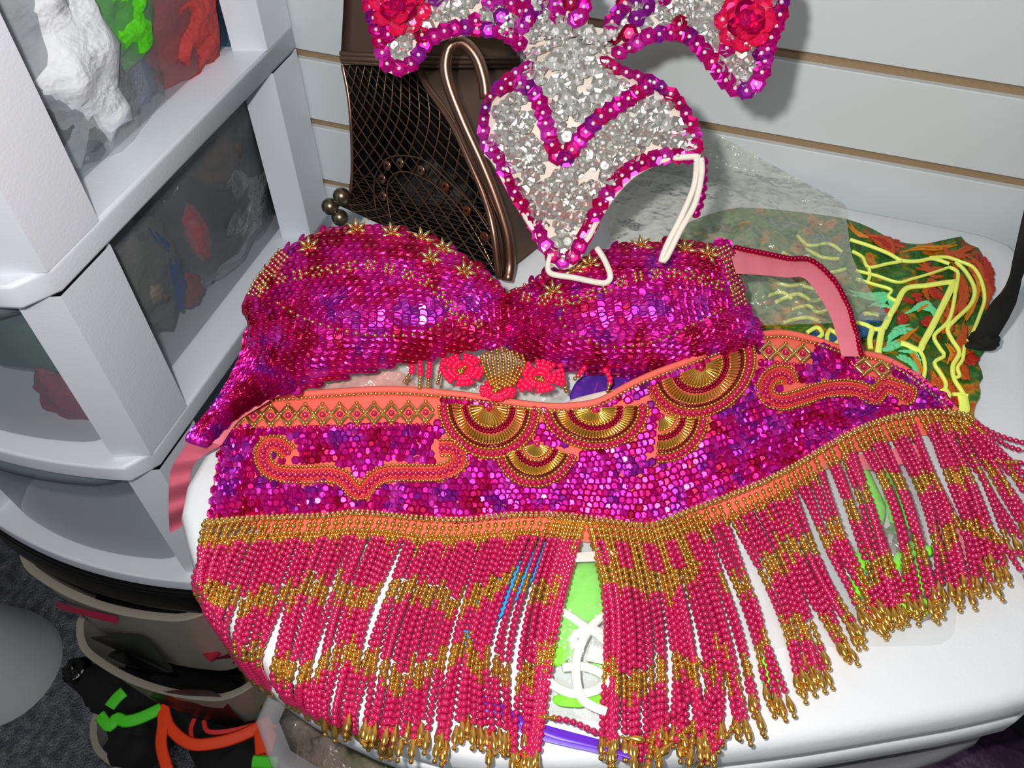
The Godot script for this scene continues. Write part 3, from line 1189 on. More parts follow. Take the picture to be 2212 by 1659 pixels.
func make_strand(t: Node3D, path: PackedVector3Array, f: float, gold_to: float, patch: bool, drop := true, skip := 0.0) -> void:
	var pink := Shape.new()
	var gold := Shape.new()
	var need := 0.0
	var run := 0.0
	var small := false
	var zig := absf(fposmod(f * 9.0, 1.0) * 2.0 - 1.0)
	var b1 := 0.040 + 0.012 * zig + (0.012 if gold_to > 0.03 else 0.0)
	b1 += rng.randfn() * 0.003
	var b2 := 0.082 + rng.randfn() * 0.003 + 0.016 * absf(fposmod(f * 9.0 + 0.35, 1.0) * 2.0 - 1.0)
	for i in path.size() - 1:
		var d := path[i].distance_to(path[i + 1])
		while need <= d and d > 0.0:
			var at := path[i].lerp(path[i + 1], need / d)
			var w := run + need
			var is_gold := w < gold_to and not (patch and w > 0.018 and w < 0.036)
			is_gold = is_gold or w > b1 and w < b1 + 0.015 and gold_to < 0.03 or w > b2 and w < b2 + 0.014
			if w < skip:
				need += 0.001
			elif is_gold:
				small = not small
				add_bead(gold, at, 0.0011 if small else 0.0019, not small)
				need += 0.0026
			else:
				add_bead(pink, at, 0.00196)
				need += 0.0038
		need -= d
		run += d
	var tip := path[path.size() - 1]
	if drop:
		var dir := (tip - path[path.size() - 4]).normalized()
		var q := PackedVector3Array([tip, tip + dir * 0.002, tip + dir * 0.0055, tip + dir * 0.0085, tip + dir * 0.0098])
		gold.tube(q, [0.0006, 0.0012, 0.0022, 0.002, 0.0008], 8)
		add_bead(gold, tip + dir * 0.0115, 0.0015)
	var base := t.position
	pink.v = Transform3D(Basis(), -base) * pink.v
	gold.v = Transform3D(Basis(), -base) * gold.v
	put_mesh("fringe_strand", mesh_of([[pink, M.pearl_pink], [gold, M.gold]]), t)

func fringe(t: Node3D) -> void:
	# start, way points, length (0 ends at the last point), gold length at the top
	var keys := [
		[448, 1134, 436, 1186, 426, 1230, 0.112, 0.018], [500, 1130, 462, 1200, 440, 1260, 0.12, 0.019], [560, 1124, 505, 1230, 470, 1330, 0.125, 0.02], [630, 1121, 570, 1260, 520, 1400, 0.125, 0.02],
		[700, 1119, 640, 1290, 590, 1480, 0.125, 0.02], [775, 1113, 704, 1305, 655, 1500, 0.128, 0.02], [850, 1116, 770, 1320, 720, 1520, 0.132, 0.021], [925, 1126, 838, 1345, 790, 1560, 0.134, 0.02], [1000, 1128, 905, 1370, 860, 1600, 0.135, 0.02], [1080, 1120, 1000, 1380, 970, 1640, 0.135, 0.019],
		[1160, 1117, 1060, 1390, 1060, 1640, 0.137, 0.018], [1228, 1125, 1165, 1350, 1140, 1640, 0.145, 0.018], [1262, 1130, 1205, 1330, 1150, 1640, 0.146, 0.03],
		[1268, 1132, 1305, 1330, 1310, 1600, 0.133, 0.05], [1330, 1134, 1370, 1380, 1380, 1640, 0.135, 0.05], [1400, 1140, 1460, 1380, 1480, 1600, 0.127, 0.05], [1440, 1128, 1530, 1370, 1570, 1570, 0.0, 0.045],
		[1500, 1104, 1590, 1330, 1640, 1510, 0.0, 0.022], [1580, 1074, 1690, 1290, 1735, 1450, 0.0, 0.02], [1650, 1046, 1740, 1240, 1815, 1385, 0.0, 0.02], [1720, 1010, 1790, 1190, 1870, 1320, 0.0, 0.019],
		[1800, 962, 1850, 1140, 1915, 1300, 0.0, 0.02], [1860, 930, 1915, 1090, 1985, 1300, 0.0, 0.02], [1930, 908, 1985, 1080, 2050, 1275, 0.0, 0.02], [2000, 896, 2060, 1030, 2110, 1235, 0.0, 0.02],
		[2050, 898, 2110, 1000, 2200, 1170, 0.0, 0.02], [2085, 903, 2150, 965, 2240, 1060, 0.0, 0.02],
	]
	var n := 256
	for i in n:
		var f := float(i) / (n - 1)
		var g := f * (keys.size() - 1)
		var k := mini(int(g), keys.size() - 2)
		var w := g - k
		if k == 12:
			w = roundf(w)
		var a: Array = keys[k]
		var b: Array = keys[k + 1]
		var q := PackedVector2Array()
		for j in 3:
			var jit: Vector2 = Vector2(rng.randfn(), rng.randfn() * 0.6) * float([1.0, 5.0, 9.0][j])
			var strong := 0.0 if j == 0 else 0.55 if f > 0.62 else 0.18
			var wj := lerpf(w, (floorf(w * 1.7) + 0.5) / 1.7, strong) if k != 12 else w
			q.append(Vector2(lerpf(a[j * 2], b[j * 2], wj), lerpf(a[j * 2 + 1], b[j * 2 + 1], wj)) + jit)
		q[2] = q[1] + (q[2] - q[1]) * rng.randf_range(0.9, 1.12)
		var l := lerpf(a[6], b[6], w) if a[6] > 0.0 and b[6] > 0.0 else 0.0
		var path := strand_path(q, l * rng.randf_range(0.94, 1.04), 0.002 if i % 2 else 0.0045)
		if path.size() < 8:
			continue
		make_strand(t, path, f, lerpf(a[7], b[7], w) + (0.006 if i % 2 else 0.0), (i / 4) % 2 == 0, true, 0.013 if i % 2 and (f < 0.4 or f > 0.66) else 0.0)
	# loose strands: swinging out over the cart top at the right and looping at the front
	var loose := [
		[2070, 905, 2150, 950, 2240, 975, 2290, 985], [2078, 900, 2160, 968, 2235, 990, 2290, 1000], [2060, 915, 2120, 960, 2180, 1040, 2260, 1080], [2075, 910, 2140, 1000, 2200, 1010, 2280, 1040],
		[2010, 900, 2080, 1090, 2150, 1180, 2200, 1250], [1995, 905, 2060, 1120, 2140, 1195, 2240, 1205], [1960, 905, 2020, 1090, 2085, 1200, 2130, 1268], [1165, 1555, 1230, 1565, 1290, 1590, 1350, 1600],
		[1560, 1400, 1580, 1480, 1590, 1560, 1520, 1640], [1540, 1380, 1550, 1470, 1520, 1540, 1450, 1610], [1460, 1420, 1480, 1520, 1420, 1570, 1400, 1640], [1500, 1430, 1530, 1500, 1500, 1560, 1490, 1620],
	]
	for e in loose:
		make_strand(t, strand_path(pts(e), 0.0, 0.006), rng.randf(), 0.01, false)

# ---------------------------------------------------------------- the bra
class Cup:
	var c := Vector2.ZERO
	var line := PackedVector2Array()
	var radii := PackedFloat32Array()
	var y0 := 0.0
	var y1 := 0.0
	var h0 := 0.0
	var h1 := 0.0
	var bulge := 0.0

	func prepare() -> void:
		radii.resize(180)
		for i in 180:
			var d := Vector2.from_angle(TAU * i / 180.0)
			var best := 10.0
			for k in line.size():
				var x = Geometry2D.segment_intersects_segment(c, c + d * 2000.0, line[k], line[(k + 1) % line.size()])
				if x != null:
					best = maxf(best, c.distance_to(x))
			radii[i] = best

	func radius(a: float) -> float:
		var f := fposmod(a / TAU * 180.0, 180.0)
		var i := int(f)
		return lerpf(radii[i], radii[(i + 1) % 180], f - i)

	func r_of(p: Vector2) -> float:
		return (p - c).length() / radius((p - c).angle())

# a point on a rounded cup: the slanting base lifted along its own outward direction
func on_cup(q: Cup, p: Vector2, up := 0.0) -> Vector3:
	var h := lerpf(q.h0, q.h1, clampf((p.y - q.y0) / (q.y1 - q.y0), -0.1, 1.1))
	var at := on_top(p, h)
	var r := minf(q.r_of(p), 1.0)
	return at + (EYE - at).normalized() * (q.bulge * pow(1.0 - r * r, 0.75) + up)

func cup_line(q: Cup, p: PackedVector2Array, up: float) -> PackedVector3Array:
	var o := PackedVector3Array()
	for x in p:
		o.append(on_cup(q, x, up))
	return o

func make_cup(line: Array, c: Vector2, h0: float, h1: float, bulge: float) -> Cup:
	var q := Cup.new()
	q.line = spline2(pts(line), 120, true)
	q.c = c
	q.y0 = 1e9
	q.y1 = -1e9
	for p in q.line:
		q.y0 = minf(q.y0, p.y)
		q.y1 = maxf(q.y1, p.y)
	q.h0 = h0
	q.h1 = h1
	q.bulge = bulge
	q.prepare()
	return q

func cup_shell(q: Cup, down: float, flip: bool) -> Shape:
	var p := PackedVector3Array()
	for r in 15:
		for i in 90:
			var a := TAU * i / 90.0
			p.append(on_cup(q, q.c + Vector2.from_angle(a) * q.radius(a) * maxf(r / 14.0, 0.01), -down))
	var s := Shape.new()
	s.grid(p, 90, true, flip)
	return s

func sequin_thread(r: float) -> Shape:
	var s := Shape.new()
	s.box(Vector3(-0.0001, 0.0002, -0.00013), Vector3(0.00012 + r * 0.6, 0.0005, 0.00013), 0.00005)
	return s

func scale_at(at: Vector3, up: Vector3, along: Vector3, tilt: float) -> Transform3D:
	var n := (up + Vector3(rng.randfn(), rng.randfn(), rng.randfn()) * tilt).normalized()
	var x := (along - n * along.dot(n)).normalized()
	return Transform3D(Basis(x, n, x.cross(n)), at)

func bead_flower(parent: Node3D, at: Vector3, up: Vector3, r: float, petals: int, m: Material, core: Material) -> void:
	var f := Node3D.new()
	f.name = numbered("bead_flower", parent)
	parent.add_child(f)
	var x := up.cross(Vector3(0.3, 0.5, -0.8)).normalized()
	var z := up.cross(x)
	for i in petals:
		var a := TAU * i / petals
		var d := x * cos(a) + z * sin(a)
		var s := Shape.new()
		s.tube(PackedVector3Array([at + d * r * 0.2, at + d * r * 0.5 + up * 0.0008, at + d * r]), [0.0006, r * 0.22, 0.0003], 7)
		obj("petal", s, m, f)
	var s := Shape.new()
	add_bead(s, at + up * 0.001, r * 0.2)
	obj("flower_centre", s, core, f)

func bra() -> void:
	var t := thing("sequined_bra", "magenta sequined bra with gold beaded trim lying behind the fringed belt", "bra", on_top(Vector2(1090, 700)))
	var left := make_cup([529, 662, 552, 618, 578, 580, 613, 541, 681, 505, 765, 485, 845, 491, 930, 514, 993, 548, 1040, 582, 1072, 612, 1090, 655, 1090, 735, 1040, 752, 993, 757, 930, 772, 866, 783, 800, 800, 740, 812, 655, 838, 590, 850, 530, 850, 512, 815, 535, 770, 541, 700], Vector2(790, 655), 0.078, 0.014, 0.03)
	var right := make_cup([1088, 640, 1135, 618, 1179, 588, 1239, 564, 1302, 542, 1358, 524, 1430, 522, 1509, 526, 1574, 531, 1592, 580, 1605, 651, 1640, 715, 1620, 750, 1557, 775, 1497, 795, 1418, 810, 1338, 810, 1278, 804, 1210, 795, 1159, 780, 1103, 750, 1085, 700], Vector2(1365, 668), 0.074, 0.014, 0.028)
	var tone := FastNoiseLite.new()
	tone.seed = 9
	tone.frequency = 0.01
	var spots := []
	for q: Cup in [left, right]:
		obj("cup", cup_shell(q, 0.0, false), M.salmon_cloth, t)
		obj("lining", cup_shell(q, 0.003, true), M.pink_elastic, t)
		# rows of sequins that sag with the cup
		var k := 0
		var y: float = q.y0 - 60.0
		while y < q.y1 + 60.0:
			k += 1
			y += 12.6
			var prev := Vector3.ZERO
			var x := 500.0 + (7.0 if k % 2 else 0.0)
			while x < 1650.0:
				x += 2.0
				var p := Vector2(x, y - 40.0 * (1.0 - pow((x - q.c.x) / 270.0, 2.0)) + 22.0)
				if not Geometry2D.is_point_in_polygon(p, q.line):
					continue
				var at := on_cup(q, p, 0.0008)
				if at.distance_to(prev) < 0.0052:
					continue
				prev = at
				var side := on_cup(q, p + Vector2(4, 0), 0.0008) - at
				var out := on_cup(q, p + Vector2(0, -4), 0.0008) - at
				var up := side.cross(out).normalized()
				if up.dot(EYE - at) < 0:
					up = -up
				var rr: float = q.r_of(p)
				var n := tone.get_noise_2dv(p) + rng.randfn() * 0.12 + (rr - 0.62) * 0.4
				var c := 3 if n > 0.3 else 2 if n > 0.05 else 0 if n > -0.36 else 5 if n > -0.44 else 1
				spots.append([scale_at(at + up * 0.0008, (up - side.normalized() * 0.12).normalized(), side, 0.1), c])
	# the side band that runs down to the left, over the edge of the cart
	var a := spline2(pts([538, 720, 528, 770, 500, 830, 462, 888, 412, 945]), 24)
	var b := spline2(pts([640, 842, 600, 856, 560, 880, 515, 910, 478, 962]), 24)
	var band := Shape.new()
	var p := PackedVector3Array()
	for k in 9:
		for i in 24:
			p.append(on_top(a[i].lerp(b[i], k / 8.0), lerpf(0.03, 0.012, i / 23.0) + 0.006 * sin(PI * k / 8.0)))
	band.grid(p, 24, false, false)
	obj("side_band", band, M.pink_elastic, t)
	for k in range(0, 17):
		for i in 60:
			var u := i / 59.0 * 23.0
			var j := mini(int(u), 22)
			var v := k / 16.0
			var at := on_top(a[j].lerp(a[j + 1], u - j).lerp(b[j].lerp(b[j + 1], u - j), v), lerpf(0.03, 0.012, i / 59.0) + 0.006 * sin(PI * v) + 0.0015)
			if v * 16 > 16.0 - i * 0.13:
				continue
			var n := tone.get_noise_2d(i * 4.0, k * 8.0)
			spots.append([scale_at(at, Vector3(-0.1, 0.85, 0.5).normalized(), Vector3(0.7, 0, -0.5), 0.14), 3 if n > 0.25 else 2 if n > 0.05 else 0 if n > -0.3 else 1])
	var one := mesh_of([[sequin_shape(0.0041, 11, 0.72, 0.12), M.sequin_any], [sequin_thread(0.0026), M.thread_pink]])
	lay_sequins(t, spots, one, ["sequin_magenta", "sequin_violet", "sequin_rose", "sequin_crimson", "sequin_rose", "sequin_orchid"])
	# the loose end of the band, hanging beside the cart, its shade put into the pink
	ribbon_thing(t, "band_end", [412, 945, 385, 985, 368, 1020, 364, 1085, 366, 1152], [478, 962, 425, 996, 410, 1035, 408, 1090, 404, 1132], [0.012, 0.004, -0.012, -0.035, -0.062], M.pink_shaded, 0.0015)
	# gold bead chains along the scallops
	var rows := [
		[left, [563, 625, 590, 606, 622, 598, 681, 587, 740, 578, 799, 572, 866, 589, 925, 612, 968, 656, 1000, 690, 1040, 700], 3],
		[left, [600, 655, 613, 665, 660, 690, 710, 706, 782, 722, 866, 725, 930, 712, 984, 672], 1],
		[left, [612, 548, 586, 580, 560, 612, 548, 640], 4],
		[left, [935, 520, 1000, 556, 1045, 590, 1076, 622], 1],
		[right, [1130, 640, 1180, 650, 1240, 648, 1300, 628, 1345, 607, 1390, 595, 1440, 590, 1490, 594, 1540, 612, 1590, 625], 3],
		[right, [1230, 655, 1210, 690, 1250, 725, 1310, 748, 1360, 748, 1430, 732, 1500, 700, 1560, 668], 1],
		[right, [1560, 535, 1576, 570, 1590, 620, 1600, 660], 4],
		[right, [1100, 632, 1140, 612, 1180, 592], 1],
	]
	for e in rows:
		var s := Shape.new()
		var l := spline2(pts(e[1]), 80)
		for k in e[2]:
			var off: float = (k - (e[2] - 1) / 2.0) * 7.5
			var line := cup_line(e[0], shifted(l, off), 0.003)
			if e[2] == 3:
				# clusters of beads with gaps between
				var i := 0
				while i < 80:
					for j in 2:
						if i + j * 2 < 80:
							add_bead(s, line[i + j * 2], 0.0014)
					i += 6 if k != 1 else 7
			else:
				string_beads(s, line, 0.0014, 0.0034 if e[2] == 4 else 0.0062)
		obj("gold_bead_chain", s, M.gold_pale, t)
	for e in [[left, 770, 497], [left, 668, 535], [left, 845, 505], [left, 910, 516], [left, 957, 540], [left, 1003, 588], [left, 930, 560], [right, 1195, 630], [right, 1275, 572], [right, 1240, 585], [right, 1385, 533], [right, 1530, 550], [right, 1480, 540]]:
		var at := on_cup(e[0], Vector2(e[1], e[2]), 0.003)
		bead_flower(t, at, (EYE - at).normalized(), 0.0085, 7, M.gold_pale, M.gold)
	# the beaded ornament between the cups
	var gore := Node3D.new()
	gore.name = "centre_ornament"
	t.add_child(gore)
	for e in [[Vector2(1000, 800), 48.0, 0.2], [Vector2(1165, 815), 52.0, 0.0], [Vector2(1075, 842), 34.0, 0.4]]:
		for i in 5:
			var an: float = e[2] + TAU * i / 5.0
			var s := Shape.new()
			for k in 4:
				var d := Vector2.from_angle(an + (k - 1.5) * 0.26)
				var l := PackedVector3Array()
				for j in 6:
					l.append(on_top(e[0] + d * Vector2(1, 0.75) * lerpf(12.0, e[1], j / 5.0), 0.026 + 0.004 * sin(j * 0.6)))
				string_beads(s, l, 0.0021, 0.004, true)
			obj("bead_petal", s, M.bead_pink, gore)
		var s := Shape.new()
		for i in 7:
			add_bead(s, on_top(e[0] + Vector2(rng.randf_range(-10, 10), rng.randf_range(-8, 8)), 0.031), 0.0015)
		obj("gold_bead_cluster", s, M.gold, gore)
	var s := Shape.new()
	for i in 9:
		var x := 1040.0 + i * 11.0
		string_beads(s, lift(spline2(pts([x, 752 + 4 * absf(i - 4.0), x + 4, 790, 1085 + (x - 1085) * 0.5, 835]), 20), 0.032), 0.0015, 0.003)
	obj("gold_bead_curtain", s, M.gold, gore)
	for e in [[884, 775, 890, 800, 872, 826], [905, 770, 908, 805, 906, 838], [930, 765, 926, 810, 925, 838], [1308, 800, 1318, 820, 1312, 846], [1262, 795, 1250, 810, 1240, 820], [1210, 790, 1215, 820, 1225, 850], [960, 758, 955, 790, 945, 830]]:
		var l := lift(spline2(pts(e), 16), 0.024)
		var a1 := Shape.new()
		string_beads(a1, l.slice(0, 11), 0.0022, 0.004, true)
		obj("bead_drop", a1, M.bead_pink, gore)
		a1 = Shape.new()
		string_beads(a1, l.slice(10), 0.0016, 0.003)
		obj("gold_bead_drop", a1, M.gold_pale, gore)
	# shoulder strap curling away over the plastic bag
	ribbon_thing(t, "shoulder_strap", [1574, 533, 1640, 546, 1700, 557, 1750, 562, 1795, 600, 1825, 650, 1845, 710, 1858, 770], [1590, 592, 1640, 594, 1700, 600, 1735, 600, 1762, 630, 1792, 680, 1808, 730, 1818, 770], [0.07, 0.062, 0.055, 0.05, 0.045, 0.04, 0.034, 0.028], M.pink_elastic, 0.0012)
	var trim := Shape.new()
	var tl := PackedVector3Array()
	var tp := spline2(pts([1590, 535, 1650, 547, 1705, 558, 1752, 562, 1797, 600, 1827, 650, 1847, 710, 1860, 765]), 50)
	for i in 50:
		tl.append(on_top(tp[i], lerpf(0.0705, 0.0295, i / 49.0)))
	string_beads(trim, tl, 0.0022, 0.0032)
	obj("strap_sequin_edge", trim, M.sequin_crimson, t)

# a strip of cloth between two measured edges
func ribbon_shape(a: Array, b: Array, h: Array, thick: float) -> Shape:
	var n := 28
	var pa := spline2(pts(a), n)
	var pb := spline2(pts(b), n)
	var top := PackedVector3Array()
	for k in 8:
		for i in n:
			var f := i / float(n - 1) * (h.size() - 1)
			var j := mini(int(f), h.size() - 2)
			var hh := lerpf(h[j], h[j + 1], smoothstep(0.0, 1.0, f - j))
			var v: float = [0.0, 0.02, 0.5, 0.98, 1.0, 0.98, 0.5, 0.02][k]
			top.append(on_top(pa[i].lerp(pb[i], v), hh + (thick if k in [1, 2, 3] else 0.0 if k > 4 else thick * 0.5)))
	for i in n:
		top.append(top[i])
	var s := Shape.new()
	s.grid(top, n)
	return s

func ribbon_thing(parent: Node, called: String, a: Array, b: Array, h: Array, m: Material, thick := 0.002) -> MeshInstance3D:
	return obj(called, ribbon_shape(a, b, h, thick), m, parent)

# ---------------------------------------------------------------- the sequined headpiece
var hp_o := Vector3.ZERO
var hp_n := Vector3(0.0, 0.69, 0.724)
var hp_c := Vector2(1245, 290)

func on_hp(p: Vector2, up := 0.0) -> Vector3:
	var at := on_plane(p, hp_o, hp_n)
	var d := (p - hp_c) / Vector2(250, 210)
	var wing := 0.024 * clampf((absf(p.x - 1235.0) - 200.0) / 250.0, 0.0, 1.0)
	return at + hp_n * (0.035 * maxf(0.0, 1.0 - d.length_squared()) + wing + up)

func cloth_patch(line: PackedVector2Array, c: Vector2, place: Callable, up: float, thick: float) -> Shape:
	var s := Shape.new()
	var m := line.size()
	var p := PackedVector3Array()
	for r in 11:
		for i in m:
			p.append(place.call(c.lerp(line[i], maxf(r / 9.0, 0.01) if r < 10 else 1.0), up if r < 10 else up - thick))
	for r in 9:
		for i in m:
			p.append(place.call(c.lerp(line[i], maxf((8 - r) / 9.0, 0.01)), up - thick))
	s.grid(p, m, true)
	return s

func headpiece() -> void:
	hp_o = on_top(Vector2(1215, 572), 0.075)
	var t := thing("sequined_headpiece", "silver and pink sequined headpiece with winged top and white cords, propped against the mesh lantern", "headpiece", hp_o)
	var body := spline2(pts([1128, 105, 1150, 148, 1108, 176, 1068, 214, 1050, 260, 1052, 330, 1078, 346, 1095, 385, 1122, 440, 1150, 492, 1172, 535, 1195, 566, 1215, 577, 1242, 566, 1266, 525, 1292, 480, 1328, 432, 1376, 385, 1440, 352, 1512, 340, 1510, 296, 1490, 248, 1456, 206, 1400, 180, 1350, 164, 1325, 148, 1340, 112, 1330, 70, 1240, 55, 1150, 60]), 110, true)
	var right := spline2(pts([1322, 140, 1372, 96, 1420, 84, 1480, 95, 1520, 130, 1548, 165, 1580, 208, 1612, 226, 1642, 205, 1656, 170, 1666, 130, 1692, 60, 1690, 10, 1655, -32, 1560, -45, 1450, -40, 1370, -15, 1318, 40, 1300, 90]), 70, true)
	var left := spline2(pts([1160, 130, 1130, 98, 1100, 80, 1050, 74, 1000, 80, 962, 92, 930, 112, 914, 142, 888, 172, 850, 166, 834, 120, 814, 40, 814, -20, 880, -50, 980, -45, 1070, -20, 1130, 20, 1170, 80]), 70, true)
	var plumes := spline2(pts([1150, 75, 1128, 30, 1120, -20, 1150, -40, 1190, -30, 1203, 20, 1215, 20, 1220, -30, 1250, -40, 1275, -20, 1270, 30, 1255, 75]), 60, true)
	var shapes := [[body, Vector2(1235, 270)], [right, Vector2(1500, 30)], [left, Vector2(980, 15)], [plumes, Vector2(1205, 50)]]
	for e in shapes:
		obj("felt_backing", cloth_patch(e[0], e[1], on_hp, 0.0, 0.003), M.cream_felt, t)
	var veins := [
		spline2(pts([1095, 215, 1135, 202, 1175, 228, 1195, 270, 1212, 330, 1228, 370]), 30), spline2(pts([1420, 190, 1390, 215, 1350, 250, 1300, 290, 1262, 335, 1228, 375]), 30),
	]
	var normal_at := func(p: Vector2) -> Vector3:
		var up := (on_hp(p + Vector2(0, 6)) - on_hp(p)).cross(on_hp(p + Vector2(6, 0)) - on_hp(p)).normalized()
		return up if up.dot(hp_n) > 0 else -up
	# rows of large pink sequins along the edges and the two veins
	var pinks := []
	var taken := PackedVector2Array()
	for k in 6:
		var line: PackedVector2Array = shapes[k][0] if k < 4 else veins[k - 4]
		var centre: Vector2 = shapes[k][1] if k < 4 else Vector2.ZERO
		var m := line.size()
		var need := 8.0
		for i in (m if k < 4 else m - 1):
			var d := line[i].distance_to(line[(i + 1) % m])
			while need <= d and d > 0.0:
				var p := line[i].lerp(line[(i + 1) % m], need / d)
				need += 26.0 if k < 4 else 22.0
				if k < 4:
					p = p.move_toward(centre, 13.0)
				if k == 0 and p.y < 150.0 or k > 0 and k < 4 and Geometry2D.is_point_in_polygon(p, body):
					continue
				if p.y < -45.0:
					continue
				taken.append(p)
				pinks.append([facing(on_hp(p, 0.0045 if k > 3 else 0.0028), normal_at.call(p), 0.12), [0, 0, 1, 4, 2][rng.randi() % 5] if p.y < 380.0 else [0, 2, 4, 2][rng.randi() % 4]])
			need -= d
	for p in pts([1440, 0, 1400, 20, 1375, 45, 1360, 75, 1350, 10, 1400, -20, 1330, 90, 1470, 60, 1560, 60, 1570, 120, 1640, 140, 1630, 10, 1130, 60, 1085, 40, 1060, 10, 1030, 50, 860, 95, 925, 90, 950, 10, 1160, 25, 1175, -10, 1235, 10, 1245, 45]):
		taken.append(p)
		pinks.append([facing(on_hp(p, 0.003), normal_at.call(p), 0.14), rng.randi() % 5])
	var spots := []
	var gap := 22.5
	var row := 0
	var y := -44.0
	while y < 565.0:
		var x := 800.0 + (gap / 2 if row % 2 else 0.0)
		while x < 1700.0:
			var p := Vector2(x, y) + Vector2(rng.randfn(), rng.randfn()) * 3.0
			x += gap
			for k in 4:
				if not Geometry2D.is_point_in_polygon(p, shapes[k][0]) or seg_dist(p, shapes[k][0]) < 9.0:
					continue
				var free := rng.randf() > 0.07
				for q in taken:
					free = free and p.distance_squared_to(q) > 260.0
				if free:
					spots.append([facing(on_hp(p, 0.0012 + rng.randf() * 0.002), normal_at.call(p), 0.15).scaled_local(Vector3.ONE * rng.randf_range(0.7, 0.98)), 0])
				break
		y += gap * 0.84
		row += 1
	var dot := Shape.new()
	dot.ball(Vector3(0, 0.0012, 0), 0.0014, 7, 5)
	var one := mesh_of([[sequin_shape(0.0062, 6, 0.6, 0.2), M.sequin_any], [dot, M.bead_clear]])
	lay_sequins(t, pinks, one, ["sequin_magenta", "sequin_violet", "sequin_rose", "sequin_crimson", "sequin_orchid"], 220)
	lay_sequins(t, spots, one, ["sequin_silver"], 80, "sequin_silver_any")
	for e in [Vector2(888, 38), Vector2(1606, 74)]:
		var f := Node3D.new()
		f.name = numbered("sequin_flower", t)
		t.add_child(f)
		for ring in [[8, 46.0, 0.004, 0.3], [6, 25.0, 0.007, 0.4], [1, 0.0, 0.009, 0.0]]:
			for i in ring[0]:
				var a: float = TAU * i / ring[0] + ring[1] * 0.02
				var d: Vector2 = Vector2.from_angle(a)
				var at := on_hp(e + d * ring[1], ring[2])
				var out := (on_hp(e + d * 30.0) - on_hp(e)).normalized()
				var s := sequin_shape(0.0066, 7, 0.5, 0.45)
				var tr := scale_at(Vector3.ZERO, (hp_n - out * ring[3]).normalized(), out, 0.05)
				s.v = Transform3D(tr.basis, at) * s.v
				s.n = Transform3D(tr.basis, Vector3.ZERO) * s.n
				obj("petal", s, M.sequin_petal if ring[1] > 30.0 or i % 2 else M.sequin_rose, f)
	# white cords
	var cords := [
		[[1505, 346, 1500, 400, 1474, 465, 1442, 530, 1430, 566, 1440, 560, 1470, 500, 1502, 440, 1516, 375, 1514, 345], [0.002, -0.004, 0.0, 0.006, 0.01, 0.01, 0.004, -0.002, -0.002, 0.0]],
		[[1062, 340, 1076, 352, 1102, 400, 1130, 452, 1165, 505, 1190, 545], [0.002, 0.0, -0.006, -0.008, -0.006, 0.0]],
		[[1190, 545, 1186, 575, 1194, 592, 1240, 600, 1306, 612, 1320, 598, 1306, 562, 1288, 535], [0.0, 0.004, 0.006, 0.004, 0.004, 0.004, 0.0, -0.002]],
		[[1078, 346, 1095, 385, 1122, 440, 1150, 492, 1172, 535, 1195, 566, 1215, 577, 1242, 566, 1266, 525, 1292, 480, 1328, 432, 1376, 385, 1440, 352, 1512, 342], []],
	]
	for e in cords:
		var pp := pts(e[0])
		var l := PackedVector3Array()
		for i in pp.size():
			l.append(on_hp(pp[i], e[1][i] if e[1] else 0.001))
		var s := Shape.new()
		s.tube(spline3(l, 60), 0.0021, 8)
		obj("cord", s, M.cord_white, t)
	# sequin rows hanging behind the openings
	for e in [[1520, 350, 1516, 420, 1500, 470], [1085, 380, 1120, 440, 1150, 490]]:
		var s := Shape.new()
		string_beads(s, (func() -> PackedVector3Array:
			var o := PackedVector3Array()
			for q in spline2(pts(e), 24):
				o.append(on_hp(q, -0.006))
			return o).call(), 0.0034, 0.0056)
		obj("sequin_edge", s, M.sequin_magenta, t)

# ---------------------------------------------------------------- the bronze mesh lantern
func lantern_edge(p: Array, z: Array, n: int) -> PackedVector3Array:
	var o := PackedVector3Array()
	var pp := pts(p)
	for i in pp.size():
		o.append(on_z(pp[i], lerpf(z[0], z[1], float(i) / (pp.size() - 1))))
	return spline3(o, n)

func ruled(a: PackedVector3Array, b: PackedVector3Array, cols: int) -> PackedVector3Array:
	var o := PackedVector3Array()
	for i in a.size():
		for k in cols:
			o.append(a[i].lerp(b[i], k / float(cols - 1)))
	return o

